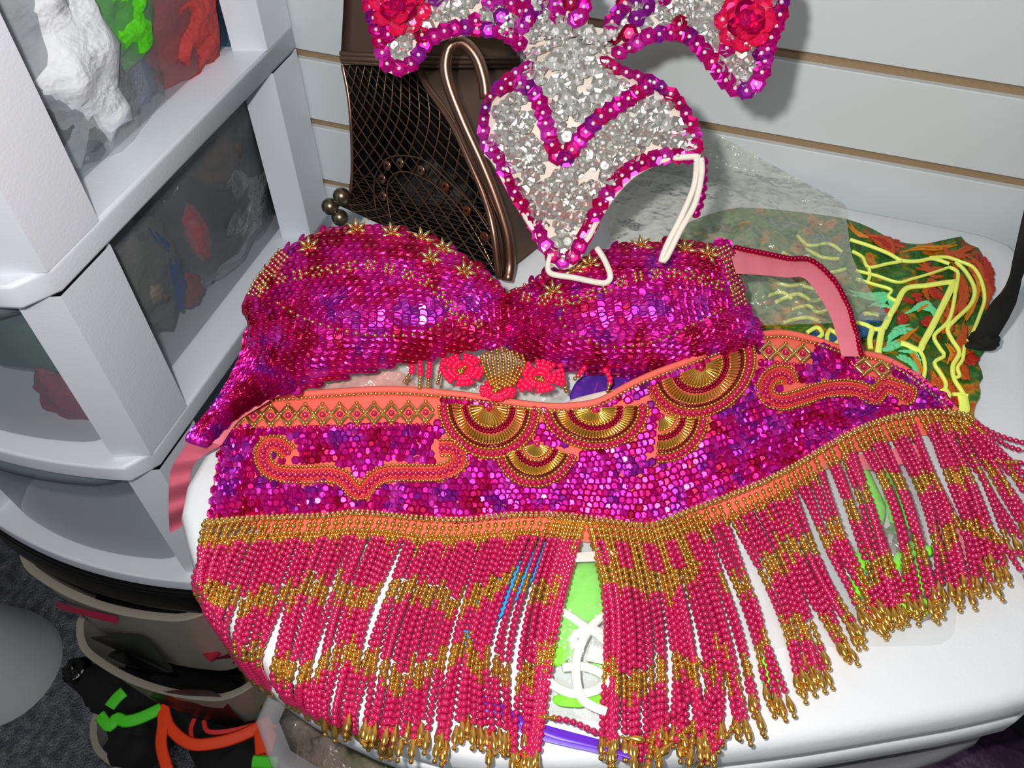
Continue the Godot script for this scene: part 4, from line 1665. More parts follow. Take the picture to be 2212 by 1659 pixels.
func lantern() -> void:
	var n := 30
	var la := lantern_edge([740, 140, 752, 200, 758, 260, 761, 330, 760, 390, 752, 440, 735, 468], [-0.565, -0.508], n)
	var ra := lantern_edge([905, 150, 925, 190, 974, 262, 1010, 340, 1046, 424, 1066, 501, 1078, 600], [-0.56, -0.46], n)
	var ba := lantern_edge([1118, 150, 1128, 200, 1140, 260, 1150, 340, 1158, 424, 1163, 501, 1170, 560], [-0.63, -0.515], n)
	var back := PackedVector3Array()
	for i in n:
		back.append(la[i] + (ba[i] - ra[i]) * 0.9)
	for l in [la, ra, ba, back]:
		for i in n:
			l[i].y = maxf(l[i].y, TOP + 0.004)
	var t := thing("mesh_lantern", "dark bronze wire mesh lantern with cane-shaped handle and ball feet behind the bra", "lantern", Vector3(la[n - 1].x + 0.06, TOP, -0.5))
	var s := Shape.new()
	s.grid(ruled(ra, ba, 6), 6)
	obj("side_panel", s, M.bronze, t)
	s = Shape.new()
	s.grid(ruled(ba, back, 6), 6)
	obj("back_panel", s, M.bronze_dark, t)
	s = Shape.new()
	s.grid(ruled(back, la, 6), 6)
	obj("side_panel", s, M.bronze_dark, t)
	s = Shape.new()
	s.face(la[n - 1], ra[n - 1], ba[n - 1], back[n - 1])
	obj("base_plate", s, M.bronze_dark, t)
	# diagonal wires of the front face
	var out := (ra[20] - la[20]).cross(la[4] - la[20]).normalized()
	if out.z < 0:
		out = -out
	var pick := func(u: float, v: float) -> Vector3:
		var f := clampf(v, 0, 1) * (n - 1)
		var i := mini(int(f), n - 2)
		return la[i].lerp(la[i + 1], f - i).lerp(ra[i].lerp(ra[i + 1], f - i), u)
	for sg in [1.0, -1.0]:
		for k in range(-10, 11):
			var l := PackedVector3Array()
			for i in 40:
				var v := i / 39.0
				var u := k / 10.0 + v * 1.0 if sg > 0 else 1.0 + k / 10.0 - v * 1.0
				if u >= 0.0 and u <= 1.0:
					l.append(pick.call(u, v))
			if l.size() > 3:
				s = Shape.new()
				s.tube(l, 0.0007, 5)
				obj("wire", s, M.bronze_wire, t)
	for k in range(1, 15):
		var l := PackedVector3Array()
		for i in 8:
			l.append(pick.call(i / 7.0, 0.66 + k * 0.023))
		s = Shape.new()
		s.tube(l, 0.0004, 5)
		obj("wire", s, M.bronze_wire, t)
	# rods along the corners, the collar and the cap
	for e in [[la, 0.0016], [ra, 0.003], [ba, 0.0016]]:
		s = Shape.new()
		s.tube(e[0], e[1], 8)
		obj("corner_rod", s, M.bronze_bright, t)
	var loop := PackedVector3Array([la[0], ra[0], ba[0], back[0], la[0]])
	for k in 3:
		s = Shape.new()
		var l := PackedVector3Array()
		for q in loop:
			l.append(q + Vector3(0, 0.003 + k * 0.0035, 0))
		s.tube(l, 0.0022 if k != 1 else 0.0028, 8)
		obj("collar", s, M.bronze, t)
	s = Shape.new()
	var mid := (la[0] + ra[0] + ba[0] + back[0]) / 4
	var cap := PackedVector3Array()
	for e in [[1.0, 0.01], [0.97, 0.02], [0.9, 0.045], [0.82, 0.075], [0.7, 0.1], [0.4, 0.115], [0.02, 0.12]]:
		for c in 4:
			for k in 6:
				var q: Vector3 = loop[c].lerp(loop[c + 1], k / 6.0)
				cap.append(mid + (q - mid) * e[0] + Vector3(0, e[1], 0))
	s.grid(cap, 24, true, true)
	obj("cap", s, M.bronze, t)
	# the cane-shaped handle
	s = Shape.new()
	var h := PackedVector3Array()
	for p in pts([1050, 214, 1046, 175, 1030, 125, 1000, 92, 972, 100, 962, 140, 970, 185, 1000, 262, 1040, 350, 1072, 430, 1096, 510, 1101, 575, 1096, 625]):
		h.append(on_plane(p, ra[15] + Vector3(0.004, 0.0, 0.006), Vector3(0.12, 0.5, 0.86).normalized()))
	for i in h.size():
		h[i].y = maxf(h[i].y, TOP + 0.006)
	s.tube(spline3(h, 60), 0.0048, 10)
	obj("handle", s, M.bronze_bright, t)
	# arch with washers
	for e in [[815, 470, 808, 420, 811, 380, 833, 345, 868, 336, 918, 347, 968, 390, 1014, 436, 1058, 500], [845, 478, 836, 424, 842, 386, 870, 370, 925, 390, 980, 436, 1028, 505, 1062, 570]]:
		s = Shape.new()
		var l := PackedVector3Array()
		for q in spline2(pts(e), 40):
			l.append(on_plane(q, (la[18] + ra[18]) / 2 + out * 0.003, out))
		s.tube(l, 0.0008, 6)
		obj("arch_wire", s, M.bronze_bright, t)
	for q in pts([838, 470, 827, 424, 825, 386, 836, 358, 864, 352, 909, 368, 961, 403, 1008, 455, 1046, 511]):
		s = Shape.new()
		var c := on_plane(q, (la[18] + ra[18]) / 2 + out * 0.004, out)
		var x := out.cross(Vector3.UP).normalized()
		s.lathe(c, [[0.0012, 0.0008], [0.0036, 0.0008], [0.0042, 0.0002], [0.0042, -0.0006], [0.0012, -0.0006], [0.0012, 0.0008]], 14, Basis(x, out, x.cross(out)))
		obj("washer", s, M.bronze_bright if q.x < 930 else M.copper, t)
	for q in [Vector2(713, 446), Vector2(738, 424), Vector2(734, 470)]:
		s = Shape.new()
		s.ball(on_z(q, -0.5), 0.0074, 14, 10)
		obj("ball_foot", s, M.bronze_ball, t)
	s = Shape.new()
	var c := (la[24] + ra[24] + ba[24] + back[24]) / 4
	blob(s, c + Vector3(0, 0.01, 0), Vector3(0.035, 0.025, 0.022), 0.3, 16, 77)
	tag(obj("garment", s, cloth_mat("cloth_black", Color(0.02, 0.02, 0.022))), "black cloth stuffed inside the bronze mesh lantern", "garment")

# ---------------------------------------------------------------- the small things on and round the cart
func sheet(line: PackedVector2Array, c: Vector2, h: Callable, rings := 12, thick := 0.0, flip := false) -> Shape:
	var s := Shape.new()
	var m := line.size()
	var p := PackedVector3Array()
	for r in rings + 1:
		for i in m:
			var q := c.lerp(line[i], maxf(float(r) / rings, 0.004))
			p.append(on_top(q, h.call(q)))
	if thick > 0.0:
		for i in m:
			p.append(on_top(line[i], h.call(line[i]) - thick))
	s.grid(p, m, true, flip)
	return s

func flat_strip(px: Array, h, w, thick := 0.0012, n := 40) -> Shape:
	var q := pts(px)
	var l := PackedVector3Array()
	for i in q.size():
		l.append(on_top(q[i], h[i] if h is Array else h))
	l = spline3(l, n)
	var s := Shape.new()
	s.tube(l, w, 10, thick / (w if w is float else maxf(w[w.size() / 2], 0.001)), Vector3(0.02, 1, 0.03))
	return s

func straps(t: Node3D, called: String, list: Array, m: Material) -> void:
	for e in list:
		obj(called, flat_strip(e[0], e[1], e[2], e[3]), m, t)

func painted_cloth() -> void:
	var t := thing("painted_cloth", "green and rust painted sheet with neon yellow drips lying at the back right corner", "painted sheet", on_top(Vector2(1950, 700)))
	var line := spline2(pts([1640, 450, 1760, 462, 1831, 474, 1880, 492, 1935, 520, 1990, 527, 2040, 518, 2080, 511, 2088, 528, 2112, 534, 2134, 580, 2139, 630, 2132, 690, 2118, 735, 2128, 760, 2112, 780, 2124, 812, 2112, 835, 2120, 850, 2104, 880, 2098, 920, 2040, 930, 1950, 880, 1850, 800, 1750, 760, 1680, 740, 1600, 720, 1500, 690, 1420, 600, 1460, 500, 1560, 455]), 120, true)
	var wave := func(q: Vector2) -> float: return 0.004 + 0.0025 * sin(q.x * 0.03) * sin(q.y * 0.04 + q.x * 0.011) + 0.0015 * sin(q.x * 0.09 + 1.0)
	obj("sheet", sheet(line, Vector2(1830, 680), wave, 16, 0.0015), M.paint_base, t)
	var k := 2.765
	var conv := func(a: Array) -> Array:
		var o := []
		for i in range(0, a.size(), 2):
			o.append(1812 + a[i] / k)
			o.append(400 + a[i + 1] / k)
		return o
	# broad daubs first, neon drips on top
	var daubs := [
		["daub_blue", [[-160, 880, -60, 930, 60, 900, 150, 880], [-140, 960, 0, 960, 90, 950], [120, 830, 200, 850, 270, 830]], 0.011],
		["daub_mint", [[90, 650, 200, 660, 290, 650], [200, 720, 280, 690, 330, 740], [260, 990, 330, 960, 400, 920], [360, 1010, 430, 1060, 470, 1130], [420, 740, 520, 730, 590, 780], [300, 900, 360, 860, 420, 850]], 0.007],
		["daub_orange", [[60, 240, 110, 290, 180, 310], [290, 1000, 360, 940, 440, 870, 480, 850], [390, 400, 480, 372, 600, 378, 700, 360], [540, 690, 520, 720, 470, 750], [800, 520, 830, 600, 800, 720, 760, 800], [560, 1110, 590, 1180, 570, 1230], [600, 1090, 630, 1150, 640, 1230], [650, 950, 670, 1010, 640, 1060], [420, 990, 470, 1060, 490, 1130]], 0.0035],
		["daub_rust", [[760, 420, 830, 480, 870, 560, 885, 660, 860, 760], [700, 500, 740, 580, 740, 680, 690, 780], [620, 720, 660, 800, 640, 900], [760, 860, 740, 960, 790, 1010], [560, 1150, 600, 1210, 640, 1270], [640, 1130, 650, 1200, 690, 1250], [480, 480, 560, 500, 620, 480], [620, 380, 700, 400, 780, 390], [180, 300, 280, 350, 360, 390], [520, 640, 560, 600, 640, 600], [700, 1020, 730, 1100, 760, 1180]], 0.008],
		["daub_red", [[290, 745, 310, 742], [500, 830, 540, 800], [370, 780, 400, 790], [860, 420, 880, 520, 890, 640], [180, 300, 280, 340, 380, 380], [420, 670, 480, 690], [560, 600, 600, 700], [760, 1010, 820, 1040], [640, 1280, 690, 1290]], 0.009],
	]
	for d in daubs:
		for l in d[1]:
			var q: Array = conv.call(l)
			for rep in 4:
				var w := PackedFloat32Array()
				for i in 24:
					w.append(d[2] * 0.42 * pow(sin(PI * (i + 0.4) / 24.0), 0.6) * rng.randf_range(0.5, 1.0))
				var q2 := []
				for x in q:
					q2.append(x + rng.randfn() * d[2] * 900.0)
				obj("paint_daub", flat_strip(q2, 0.0072 + rep * 0.0002, w, 0.0009, 24), M[d[0]], t)
	var drips := [
		[[66, 325, 190, 365, 300, 410, 375, 450, 470, 455, 560, 440, 660, 470], 4.0], [[80, 395, 140, 430, 178, 490, 290, 470, 375, 455], 3.2], [[178, 490, 185, 540, 170, 580], 3.5], [[100, 510, 220, 540, 350, 580, 440, 560, 560, 525, 660, 490], 2.6],
		[[100, 560, 200, 590, 310, 625, 295, 665, 340, 690], 3.0], [[300, 785, 340, 720, 400, 620, 520, 600, 620, 585, 700, 575], 5.5], [[690, 575, 650, 660, 590, 780, 560, 840, 500, 950, 480, 985, 400, 950, 370, 945], 6.0],
		[[480, 985, 505, 1030, 515, 1100, 500, 1175], 3.5], [[540, 435, 640, 430, 720, 455, 800, 490, 850, 570, 870, 680, 840, 780, 800, 880, 770, 930], 3.4], [[660, 490, 710, 520, 700, 620, 660, 800, 570, 900, 600, 970, 630, 1020, 570, 1060, 610, 1130, 640, 1190, 620, 1260], 3.6],
		[[700, 460, 760, 520, 810, 620, 790, 710, 700, 800, 650, 860, 680, 930, 720, 1000, 680, 1080, 690, 1160, 740, 1240, 750, 1300, 730, 1370], 4.0], [[750, 960, 740, 1040, 710, 1090, 720, 1140, 690, 1150], 3.2], [[680, 1250, 730, 1250, 770, 1260], 3.5], [[620, 1220, 640, 1250, 610, 1280], 9.0], [[740, 1260, 750, 1330, 735, 1380], 9.0],
		[[80, 820, 150, 830, 220, 860, 280, 850], 4.5], [[200, 860, 185, 920, 190, 975], 5.0], [[260, 850, 245, 930, 235, 1000], 6.0], [[300, 790, 270, 850], 6.0], [[150, 770, 200, 765, 240, 775], 4.5],
		[[-190, 880, -130, 850, -100, 890, -150, 930], 4.0], [[-60, 860, -10, 890, 0, 930, -60, 960, -70, 900, -50, 860], 4.0], [[-300, 500, -200, 520, -80, 540], 3.5], [[-380, 700, -250, 650, -150, 690, -60, 650], 3.5], [[-200, 380, -100, 430, 0, 440], 3.5], [[-330, 820, -200, 790, -120, 810], 3.5], [[-420, 560, -300, 600, -200, 580], 3.5], [[-250, 300, -180, 360, -60, 350, 20, 400], 3.0], [[-340, 400, -260, 440, -180, 420], 3.0], [[-150, 480, -60, 520, 40, 500], 3.0], [[-280, 740, -180, 720, -120, 760, -20, 720], 3.0], [[-460, 420, -400, 470, -380, 540], 3.0], [[-220, 600, -120, 620, -20, 590], 3.0], [[-420, 660, -340, 640, -280, 680], 3.0],
	]
	for d in drips:
		var q: Array = conv.call(d[0])
		obj("paint_drip", flat_strip(q, 0.0088, d[1] * 0.00042, 0.0016, 44), M.neon_paint, t)

func plastic_bag() -> void:
	var t := thing("clear_plastic_bag", "large clear crinkled plastic bag lying over the painted sheet behind the bra", "plastic bag", on_top(Vector2(1650, 600)))
	var line := spline2(pts([1330, 560, 1320, 460, 1380, 360, 1450, 290, 1500, 268, 1560, 296, 1650, 345, 1740, 395, 1818, 437, 1830, 485, 1842, 556, 1870, 610, 1900, 655, 1920, 690, 1870, 692, 1778, 699, 1667, 702, 1620, 705, 1560, 700, 1450, 690, 1380, 640]), 140, true)
	var f := FastNoiseLite.new()
	f.seed = 5
	f.frequency = 0.006
	f.noise_type = FastNoiseLite.TYPE_CELLULAR
	f.cellular_return_type = FastNoiseLite.RETURN_DISTANCE2_SUB
	var c := Vector2(1640, 530)
	for k in 1:
		var s := Shape.new()
		var p := PackedVector3Array()
		for r in 29:
			for i in 140:
				var v := r / 28.0
				var q := c.lerp(line[i], maxf(v, 0.004))
				var h := 0.012 + (0.02 if k == 0 else 0.0) * (1.0 - v * v) + 0.016 * f.get_noise_2dv(q + Vector2(k * 500, 0))
				h = maxf(h, 0.011)
				var at := on_top(q, h)
				if at.z < DEEP + 0.006:
					at = on_z(q, DEEP + 0.006)
				p.append(at)
		s.grid(p, 140, true)
		if k == 0:
			obj("front_film", s, M.milky_film, t)
func under_fringe() -> void:
	# centre bag with lime bikini and white cord
	var t := thing("zip_bag", "clear zip bag holding lime cloth and white cord in the gap of the centre fringe", "plastic bag", on_top(Vector2(1240, 1400)))
	var line := spline2(pts([1225, 1172, 1290, 1168, 1340, 1180, 1345, 1400, 1338, 1545, 1240, 1552, 1156, 1546, 1152, 1420, 1180, 1280]), 80, true)
	var dome := func(q: Vector2) -> float:
		var w := on_top(q, 0.01)
		return mound(w.x, w.z) - 0.001
	obj("film", sheet(line, Vector2(1250, 1370), dome, 12), M.clear_film, t)
	obj("header", ribbon_shape([1222, 1196, 1300, 1190, 1340, 1192], [1220, 1216, 1300, 1212, 1342, 1212], [0.0118, 0.012, 0.0118], 0.0008), M.cord_white, t)
	t = thing("lime_bikini", "lime green cloth bundle folded inside the centre zip bag", "bikini", on_top(Vector2(1260, 1320)))
	for e in [[[1200, 1270, 1240, 1222, 1300, 1216, 1330, 1260, 1310, 1330, 1250, 1350, 1205, 1340], Vector2(1260, 1285), 0.0055], [[1185, 1420, 1200, 1340, 1240, 1320, 1262, 1360, 1240, 1410, 1205, 1440], Vector2(1222, 1385), 0.005], [[1195, 1505, 1250, 1490, 1310, 1480, 1316, 1515, 1260, 1528, 1205, 1524], Vector2(1260, 1508), 0.004], [[1280, 1430, 1316, 1420, 1316, 1460, 1290, 1462], Vector2(1300, 1442), 0.004]]:
		var cc: Vector2 = e[1]
		var hh: float = e[2]
		var ol := spline2(pts(e[0]), 40, true)
		var puff := func(q: Vector2) -> float: return 0.003 + hh * sqrt(maxf(0.0, 1.0 - (q - cc).length_squared() / 5500.0)) + 0.0006 * sin(q.x * 0.15 + q.y * 0.1)
		obj("fold", sheet(ol, cc, puff, 8, 0.003), M.lime, t)
	straps(t, "strap", [[[1187, 1440, 1178, 1390, 1195, 1330], 0.005, 0.004, 0.002]], M.lime)
	t = thing("coiled_string", "coiled white cord lying on the lime cloth inside the centre zip bag", "cord", on_top(Vector2(1260, 1440)))
	for e in [[[1205, 1316, 1230, 1330, 1262, 1352, 1290, 1370, 1312, 1390], 0.0095], [[1318, 1320, 1280, 1350, 1252, 1400, 1244, 1450, 1258, 1510, 1310, 1538], 0.0096], [[1160, 1380, 1164, 1420, 1185, 1470, 1235, 1498, 1290, 1490, 1318, 1465], 0.0085], [[1240, 1400, 1242, 1372, 1280, 1362, 1318, 1372], 0.009], [[1215, 1442, 1260, 1440, 1300, 1456, 1318, 1480], 0.008]]:
		var l := lift(spline2(pts(e[0]), 40), e[1])
		var s := Shape.new()
		s.tube(l, 0.0026, 9, 0.75)
		obj("loop", s, M.cord_bright, t)
	for i in 5:
		var s := Shape.new()
		s.tube(lift(pts([1278 + i * 8, 1395 + i * 3, 1270 + i * 9, 1428 + i * 2]), 0.0088), 0.0013, 7)
		obj("coil", s, M.cord_bright, t)
	# right bag with lime straps and silver foil
	t = thing("zip_bag", "clear zip bag holding lime straps and silver foil under the right part of the fringe", "plastic bag", on_top(Vector2(1850, 1180)))
	line = spline2(pts([1690, 1040, 1820, 990, 1950, 985, 1990, 1100, 2015, 1290, 2000, 1320, 1900, 1345, 1760, 1300, 1690, 1180]), 80, true)
	obj("film", sheet(line, Vector2(1860, 1170), dome, 12), M.clear_film, t)
	t = thing("lime_straps", "tangled lime green straps inside the right zip bag", "bikini", on_top(Vector2(1900, 1180)))
	straps(t, "strap", [
		[[1862, 1020, 1880, 1060, 1895, 1100, 1880, 1160, 1860, 1230], 0.006, 0.005, 0.003], [[1950, 1060, 1965, 1120, 1985, 1180, 1990, 1240, 1960, 1290], 0.006, 0.0045, 0.003], [[1925, 1240, 1945, 1205, 1980, 1188, 2010, 1190], 0.008, 0.0035, 0.002],
		[[1915, 1285, 1945, 1262, 1985, 1258, 2005, 1285], 0.006, 0.005, 0.003], [[1930, 1300, 1970, 1310, 2000, 1305], 0.005, 0.006, 0.003], [[1700, 1070, 1715, 1110, 1700, 1140], 0.006, 0.006, 0.003], [[1820, 1180, 1850, 1230, 1860, 1290], 0.005, 0.005, 0.003], [[1655, 1420, 1668, 1455, 1664, 1482], 0.003, 0.005, 0.002], [[1905, 1010, 1920, 1060, 1935, 1130], 0.006, 0.004, 0.003],
	], M.lime)
	for e in [Vector2(1945, 1170), Vector2(1950, 1235), Vector2(1870, 1150), Vector2(1985, 1300)]:
		var s := Shape.new()
		blob(s, on_top(e, 0.005), Vector3(0.007, 0.004, 0.01), 0.5, 9, int(e.x))
		tag(obj("foil_scrap", s, M.foil), {1945.0: "silver foil scrap between lime straps, uppermost in the right zip bag", 1950.0: "silver foil scrap inside the lime strap loop of the right zip bag", 1870.0: "silver foil scrap behind pink strands of the right zip bag", 1985.0: "silver foil scrap at the front corner of the right zip bag"}[e.x], "foil", "foil scraps in the right zip bag")
	var blue := ribbon_shape([1178, 1168, 1140, 1200, 1085, 1240, 1035, 1290, 996, 1345, 1008, 1398], [1186, 1186, 1166, 1230, 1130, 1280, 1085, 1330, 1050, 1372, 1014, 1404], [0.004, 0.004, 0.003, 0.003, 0.003], 0.0015)
	tag(obj("blue_cloth", blue, M.sky_blue), "bright blue strip of cloth showing between the strands left of the centre gap", "cloth")
	var pr := ribbon_shape([1030, 1495, 1080, 1520, 1150, 1556, 1230, 1580, 1290, 1596, 1380, 1625], [1040, 1535, 1085, 1556, 1140, 1590, 1220, 1612, 1285, 1626, 1370, 1652], [0.003, 0.003, 0.004, 0.004, 0.003], 0.0016)
	var pt := thing("purple_ribbon", "folded purple satin ribbon lying along the front edge of the white cart top", "ribbon", on_top(Vector2(1200, 1580)))
	obj("band", pr, M.purple, pt)
	obj("fold", ribbon_shape([1120, 1550, 1200, 1582, 1290, 1608, 1370, 1632], [1125, 1566, 1200, 1596, 1288, 1617, 1368, 1642], [0.006, 0.0065, 0.0055], 0.0012), M.purple, pt)
	# behind the belt
	var pv := spline2(pts([1232, 866, 1240, 832, 1262, 812, 1310, 800, 1400, 800, 1430, 815, 1400, 850, 1330, 872, 1270, 880]), 50, true)
	var puff2 := func(q: Vector2) -> float: return 0.006 + 0.006 * sqrt(maxf(0.0, 1.0 - ((q - Vector2(1320, 840)) / Vector2(130, 60)).length_squared())) + 0.0012 * sin(q.x * 0.13 + q.y * 0.05)
	tag(obj("violet_bundle", sheet(pv, Vector2(1320, 838), puff2, 9, 0.004), M.violet_satin), "shiny violet cloth bundle in the gap between right cup and belt", "cloth")
	obj_cloth("white_cloth", [1225, 868, 1290, 848, 1350, 836, 1400, 822, 1420, 840, 1350, 872, 1280, 900, 1225, 896], Vector2(1310, 862), 0.014, "cream felt edge showing just above the belt, below the violet bundle", "cloth", M.cream_felt)
	var gb := spline2(pts([640, 862, 668, 836, 700, 812, 760, 806, 820, 780, 900, 765, 1000, 770, 1100, 780, 1200, 800, 1220, 860, 1100, 880, 900, 870, 760, 868]), 80, true)
	var puff3 := func(q: Vector2) -> float: return 0.01 + 0.004 * sin(q.x * 0.05) * sin(q.y * 0.07)
	tag(obj("clear_bag", sheet(gb, Vector2(920, 825), puff3, 10), M.milky_film), "clear crinkled bag lying under the left cup, above the belt's left half", "plastic bag")
	obj_cloth("pink_cloth", [690, 850, 730, 822, 800, 808, 860, 800, 900, 840, 840, 866, 760, 868], Vector2(790, 842), 0.005, "dusty pink cloth inside the clear bag under the left cup", "cloth", M.felt_pink)
	# pink felt straps under the right fringe
	t = thing("felt_strap", "pale pink felt strap with a tab end, emerging below the right end of the fringe", "strap", on_top(Vector2(2050, 1100)))
	obj("band", ribbon_shape([1950, 935, 1990, 985, 2030, 1040, 2062, 1100, 2082, 1150], [1925, 950, 1958, 1000, 1990, 1060, 2012, 1120, 2040, 1170], [0.006, 0.006, 0.005, 0.004], 0.0015), M.felt_pink, t)
	obj("tab", sheet(spline2(pts([2036, 1160, 2080, 1148, 2112, 1130, 2140, 1160, 2168, 1186, 2166, 1200, 2120, 1226, 2104, 1224, 2060, 1195]), 50, true), Vector2(2100, 1180), func(_q: Vector2) -> float: return 0.0045, 5, 0.0025), M.felt_pink, t)
	tag(obj("elastic_strap", ribbon_shape([1850, 982, 1900, 975, 1960, 962, 1992, 960], [1856, 1015, 1900, 1014, 1960, 1000, 1996, 995], [0.007, 0.008, 0.007], 0.0015), M.pink_elastic), "pink elastic strap lying crosswise under the right fringe", "strap")
	var lid := spline2(pts([1650, 1180, 2020, 1180, 2062, 1200, 2064, 1340, 2056, 1372, 2030, 1390, 1980, 1394, 1700, 1398, 1600, 1390, 1600, 1200]), 90, true)
	tag(obj("clear_sheet", sheet(lid, Vector2(1840, 1290), func(_q: Vector2) -> float: return 0.0016, 4, 0.0014), M.sheet_film), "thin clear rounded plastic sheet lying under the right zip bag", "plastic sheet")

func obj_cloth(called: String, line: Array, c: Vector2, h: float, label: String, category: String, m: Material) -> void:
	var f := func(q: Vector2) -> float: return h + 0.0012 * sin(q.x * 0.07 + q.y * 0.11)
	tag(obj(called, sheet(spline2(pts(line), 44, true), c, f, 7, 0.003), m), label, category)

func right_side() -> void:
	var t := thing("black_strap", "black cloth strap with a knotted end, hanging down onto the painted sheet's right edge", "strap", on_top(Vector2(2120, 740)))
	var s := Shape.new()
	var l := PackedVector3Array([Vector3(0.33, 1.37, DEEP + 0.004), Vector3(0.31, 1.28, DEEP + 0.03), on_z(Vector2(2275, 400), -0.53), on_z(Vector2(2222, 530), -0.5), on_top(Vector2(2176, 640), 0.05), on_top(Vector2(2140, 705), 0.028), on_top(Vector2(2122, 738), 0.016)])
	s.tube(spline3(l, 44), 0.0095, 12, 0.35, Vector3(0.3, 0.8, 0.5))
	s.tube(PackedVector3Array([on_top(Vector2(2122, 738), 0.016), on_top(Vector2(2105, 744), 0.014), on_top(Vector2(2085, 748), 0.013)]), [0.007, 0.005, 0.001], 8, 0.5)
	obj("band", s, M.black_cloth, t)
	s = Shape.new()
	blob(s, on_top(Vector2(2126, 735), 0.016), Vector3(0.0105, 0.007, 0.0075), 0.15, 18, 5)
	obj("knot", s, M.black_cloth, t)
	t = thing("black_cabinet", "black cabinet standing right beside the white cart", "cabinet", Vector3(0.5, 0, -0.45))
	s = Shape.new()
	s.box(Vector3(0.2605, 0.0, -0.66), Vector3(0.9, TOP + 0.005, -0.31), 0.004)
	obj("body", s, M.black_plastic, t)
	s = Shape.new()
	s.box(Vector3(0.2595, TOP + 0.005, -0.662), Vector3(0.902, TOP + 0.022, -0.305), 0.004)
	obj("top", s, M.black_plastic, t)
	# dark clutter on the floor at the lower right
	t = thing("black_shoe_bag", "dark grey cloth bag slumped on the floor to the right of the white cart", "bag", Vector3(0.45, 0, -0.1))
	s = Shape.new()
	blob(s, Vector3(0.46, 0.16, -0.12), Vector3(0.16, 0.17, 0.16), 0.2, 20, 8)
	obj("body", s, cloth_mat("cloth_grey_bag", Color(0.1, 0.1, 0.11)), t)

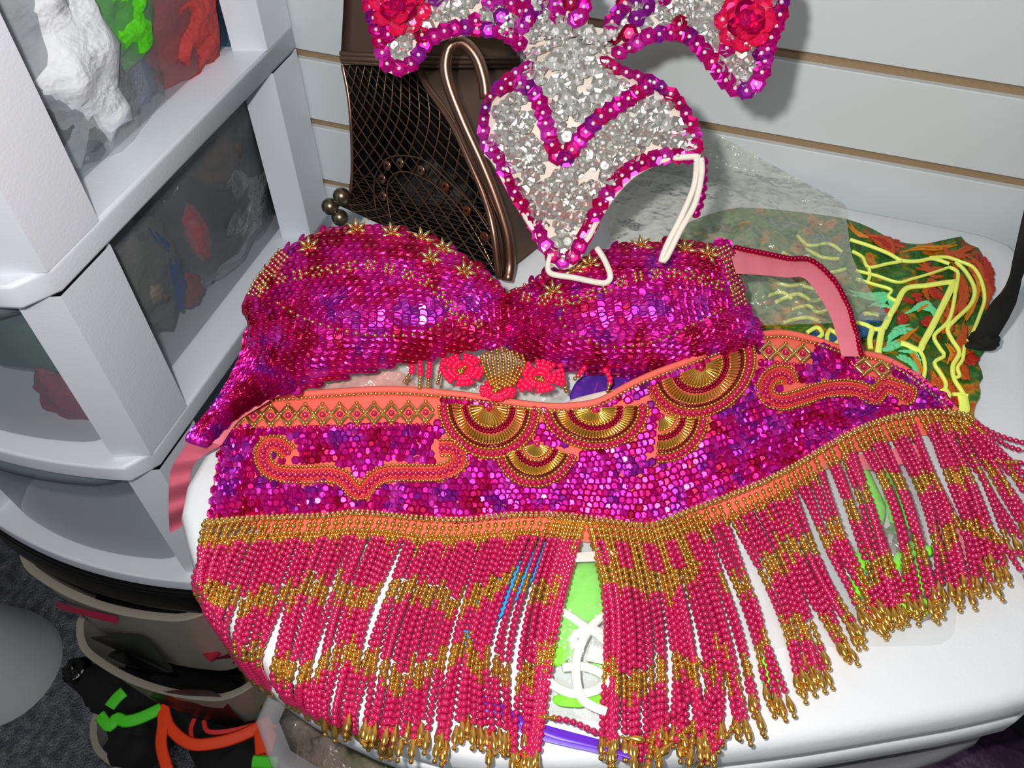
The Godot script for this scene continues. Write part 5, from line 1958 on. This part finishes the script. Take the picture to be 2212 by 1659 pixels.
func floor_clutter() -> void:
	# black clothes with neon straps spilling out of the lowest smoky drawer
	var lv := 0.215
	var lumps := [
		[Vector2(170, 1452), Vector3(0.022, 0.02, 0.022), "shiny black rounded toe sticking out at the left of the lowest drawer heap", "shoe"],
		[Vector2(255, 1495), Vector3(0.07, 0.03, 0.035), "black garment hanging over the left of the lowest drawer, beside the green strap", "garment"],
		[Vector2(300, 1600), Vector3(0.045, 0.04, 0.04), "black velvet garment at the front of the lowest drawer, left of the orange strap", "garment"],
		[Vector2(440, 1530), Vector3(0.1, 0.035, 0.05), "black garment lying across the middle of the lowest drawer behind the orange strap", "garment"],
		[Vector2(520, 1635), Vector3(0.075, 0.04, 0.05), "black garment at the front of the lowest drawer, right of the orange strap", "garment"],
	]
	var k := 0
	for e in lumps:
		var s := Shape.new()
		blob(s, on_y(e[0], lv - 0.03), e[1], 0.22, 16, 60 + k)
		tag(obj("shoe" if k == 0 else "garment", s, M.black_gloss if k == 0 else M.black_cloth), e[2], e[3])
		k += 1
	var nets := [
		["neon_strap", [[350, 1522, 352, 1560, 348, 1610, 362, 1665]], M.orange, "orange strap hanging down at the left over the lowest drawer's heap"],
		["neon_strap", [[352, 1522, 366, 1570, 410, 1606, 470, 1604, 530, 1585, 585, 1555]], M.orange, "long orange strap looping across the lowest drawer's black heap"],
		["neon_strap", [[558, 1560, 562, 1600, 566, 1640, 582, 1600, 590, 1565]], M.orange, "orange strap folded into a V near the clear open drawer"],
		["neon_strap", [[215, 1545, 235, 1568, 252, 1552, 270, 1558, 300, 1552, 348, 1530]], M.neon_green, "neon green strap looping over the left of the lowest drawer"],
		["neon_strap", [[236, 1528, 252, 1508, 268, 1494]], M.neon_green, "short neon green strap end among black cloth, furthest left"],
		["neon_strap", [[545, 1645, 600, 1648]], M.neon_green, "thin neon green strap edge beneath the orange V"],
		["thin_strap", [[415, 1600, 412, 1575, 420, 1552], [440, 1556, 450, 1580, 500, 1578, 570, 1560]], M.coral, "thin coral straps curling over the black heap in the lowest drawer"],
	]
	for e in nets:
		var s := Shape.new()
		for a in e[1]:
			var l := PackedVector3Array()
			for q in pts(a):
				l.append(on_y(q, lv + 0.022))
			var n := Shape.new()
			n.tube(spline3(l, 30), 0.0035 if e[0] == "thin_strap" else 0.0085, 8, 0.25, Vector3(0.1, 1, 0.4))
			s.stamp(n, Transform3D())
		tag(obj(e[0], s, e[2]), e[3], "strap", "straps in the lowest drawer")
	# white plastic stool foot at the left edge
	var t := thing("white_stool", "white plastic stool whose flared foot stands at the left edge on the carpet", "stool", Vector3(-0.86, 0, -0.18))
	var s := Shape.new()
	var c := on_y(Vector2(-75, 1385), 0.12)
	t.position = Vector3(c.x, 0, c.z)
	s.lathe(Vector3(c.x, 0, c.z), [[0.001, 0.465], [0.04, 0.46], [0.05, 0.44], [0.058, 0.3], [0.066, 0.18], [0.078, 0.1], [0.1, 0.03], [0.105, 0.0]], 36)
	obj("foot", s, M.white_plastic, t)

func cart_drawers() -> void:
	var t: Node3D = get_node("white_drawer_cart")
	for k in 2:
		var y := TOP - 0.062 - 0.23 * k
		var d := Node3D.new()
		d.name = numbered("drawer", t)
		t.add_child(d)
		var plan := spline2(pts([-0.19, -0.6, -0.192, -0.4, -0.193, -0.15, -0.192, -0.117, -0.186, -0.106, -0.17, -0.098, -0.14, -0.094, -0.1, -0.095, -0.04, -0.112, 0.03, -0.145, 0.103, -0.178, 0.166, -0.205, 0.216, -0.24, 0.233, -0.268, 0.235, -0.3, 0.232, -0.45, 0.23, -0.6]), 70, true)
		if k > 0:
			plan = offset_plan(plan, -0.02)
		var s := Shape.new()
		sweep(s, plan, [[-0.006, y - 0.006], [0.002, y], [0.007, y - 0.002], [0.008, y - 0.008], [0.003, y - 0.013], [-0.002, y - 0.02], [-0.012, y - 0.16]])
		obj("tub", s, M.open_drawer, d)
	var s := Shape.new()
	blob(s, on_y(Vector2(770, 1640), TOP - 0.14), Vector3(0.05, 0.05, 0.04), 0.3, 18, 91)
	tag(obj("garment_bag", s, M.foil_bag), "glossy clear bag of clothes inside the white cart's top drawer", "bag")
	s = Shape.new()
	blob(s, on_y(Vector2(800, 1625), TOP - 0.125), Vector3(0.02, 0.012, 0.012), 0.3, 12, 92)
	tag(obj("garment", s, M.lime), "lime green scrap of cloth inside the white cart's top drawer", "garment")
	s = Shape.new()
	blob(s, on_y(Vector2(1900, 1640), TOP - 0.16), Vector3(0.14, 0.05, 0.05), 0.2, 18, 93)
	tag(obj("garment", s, cloth_mat("cloth_plum", Color(0.2, 0.1, 0.22))), "dark plum clothes at the right end of the white cart's top drawer", "garment")
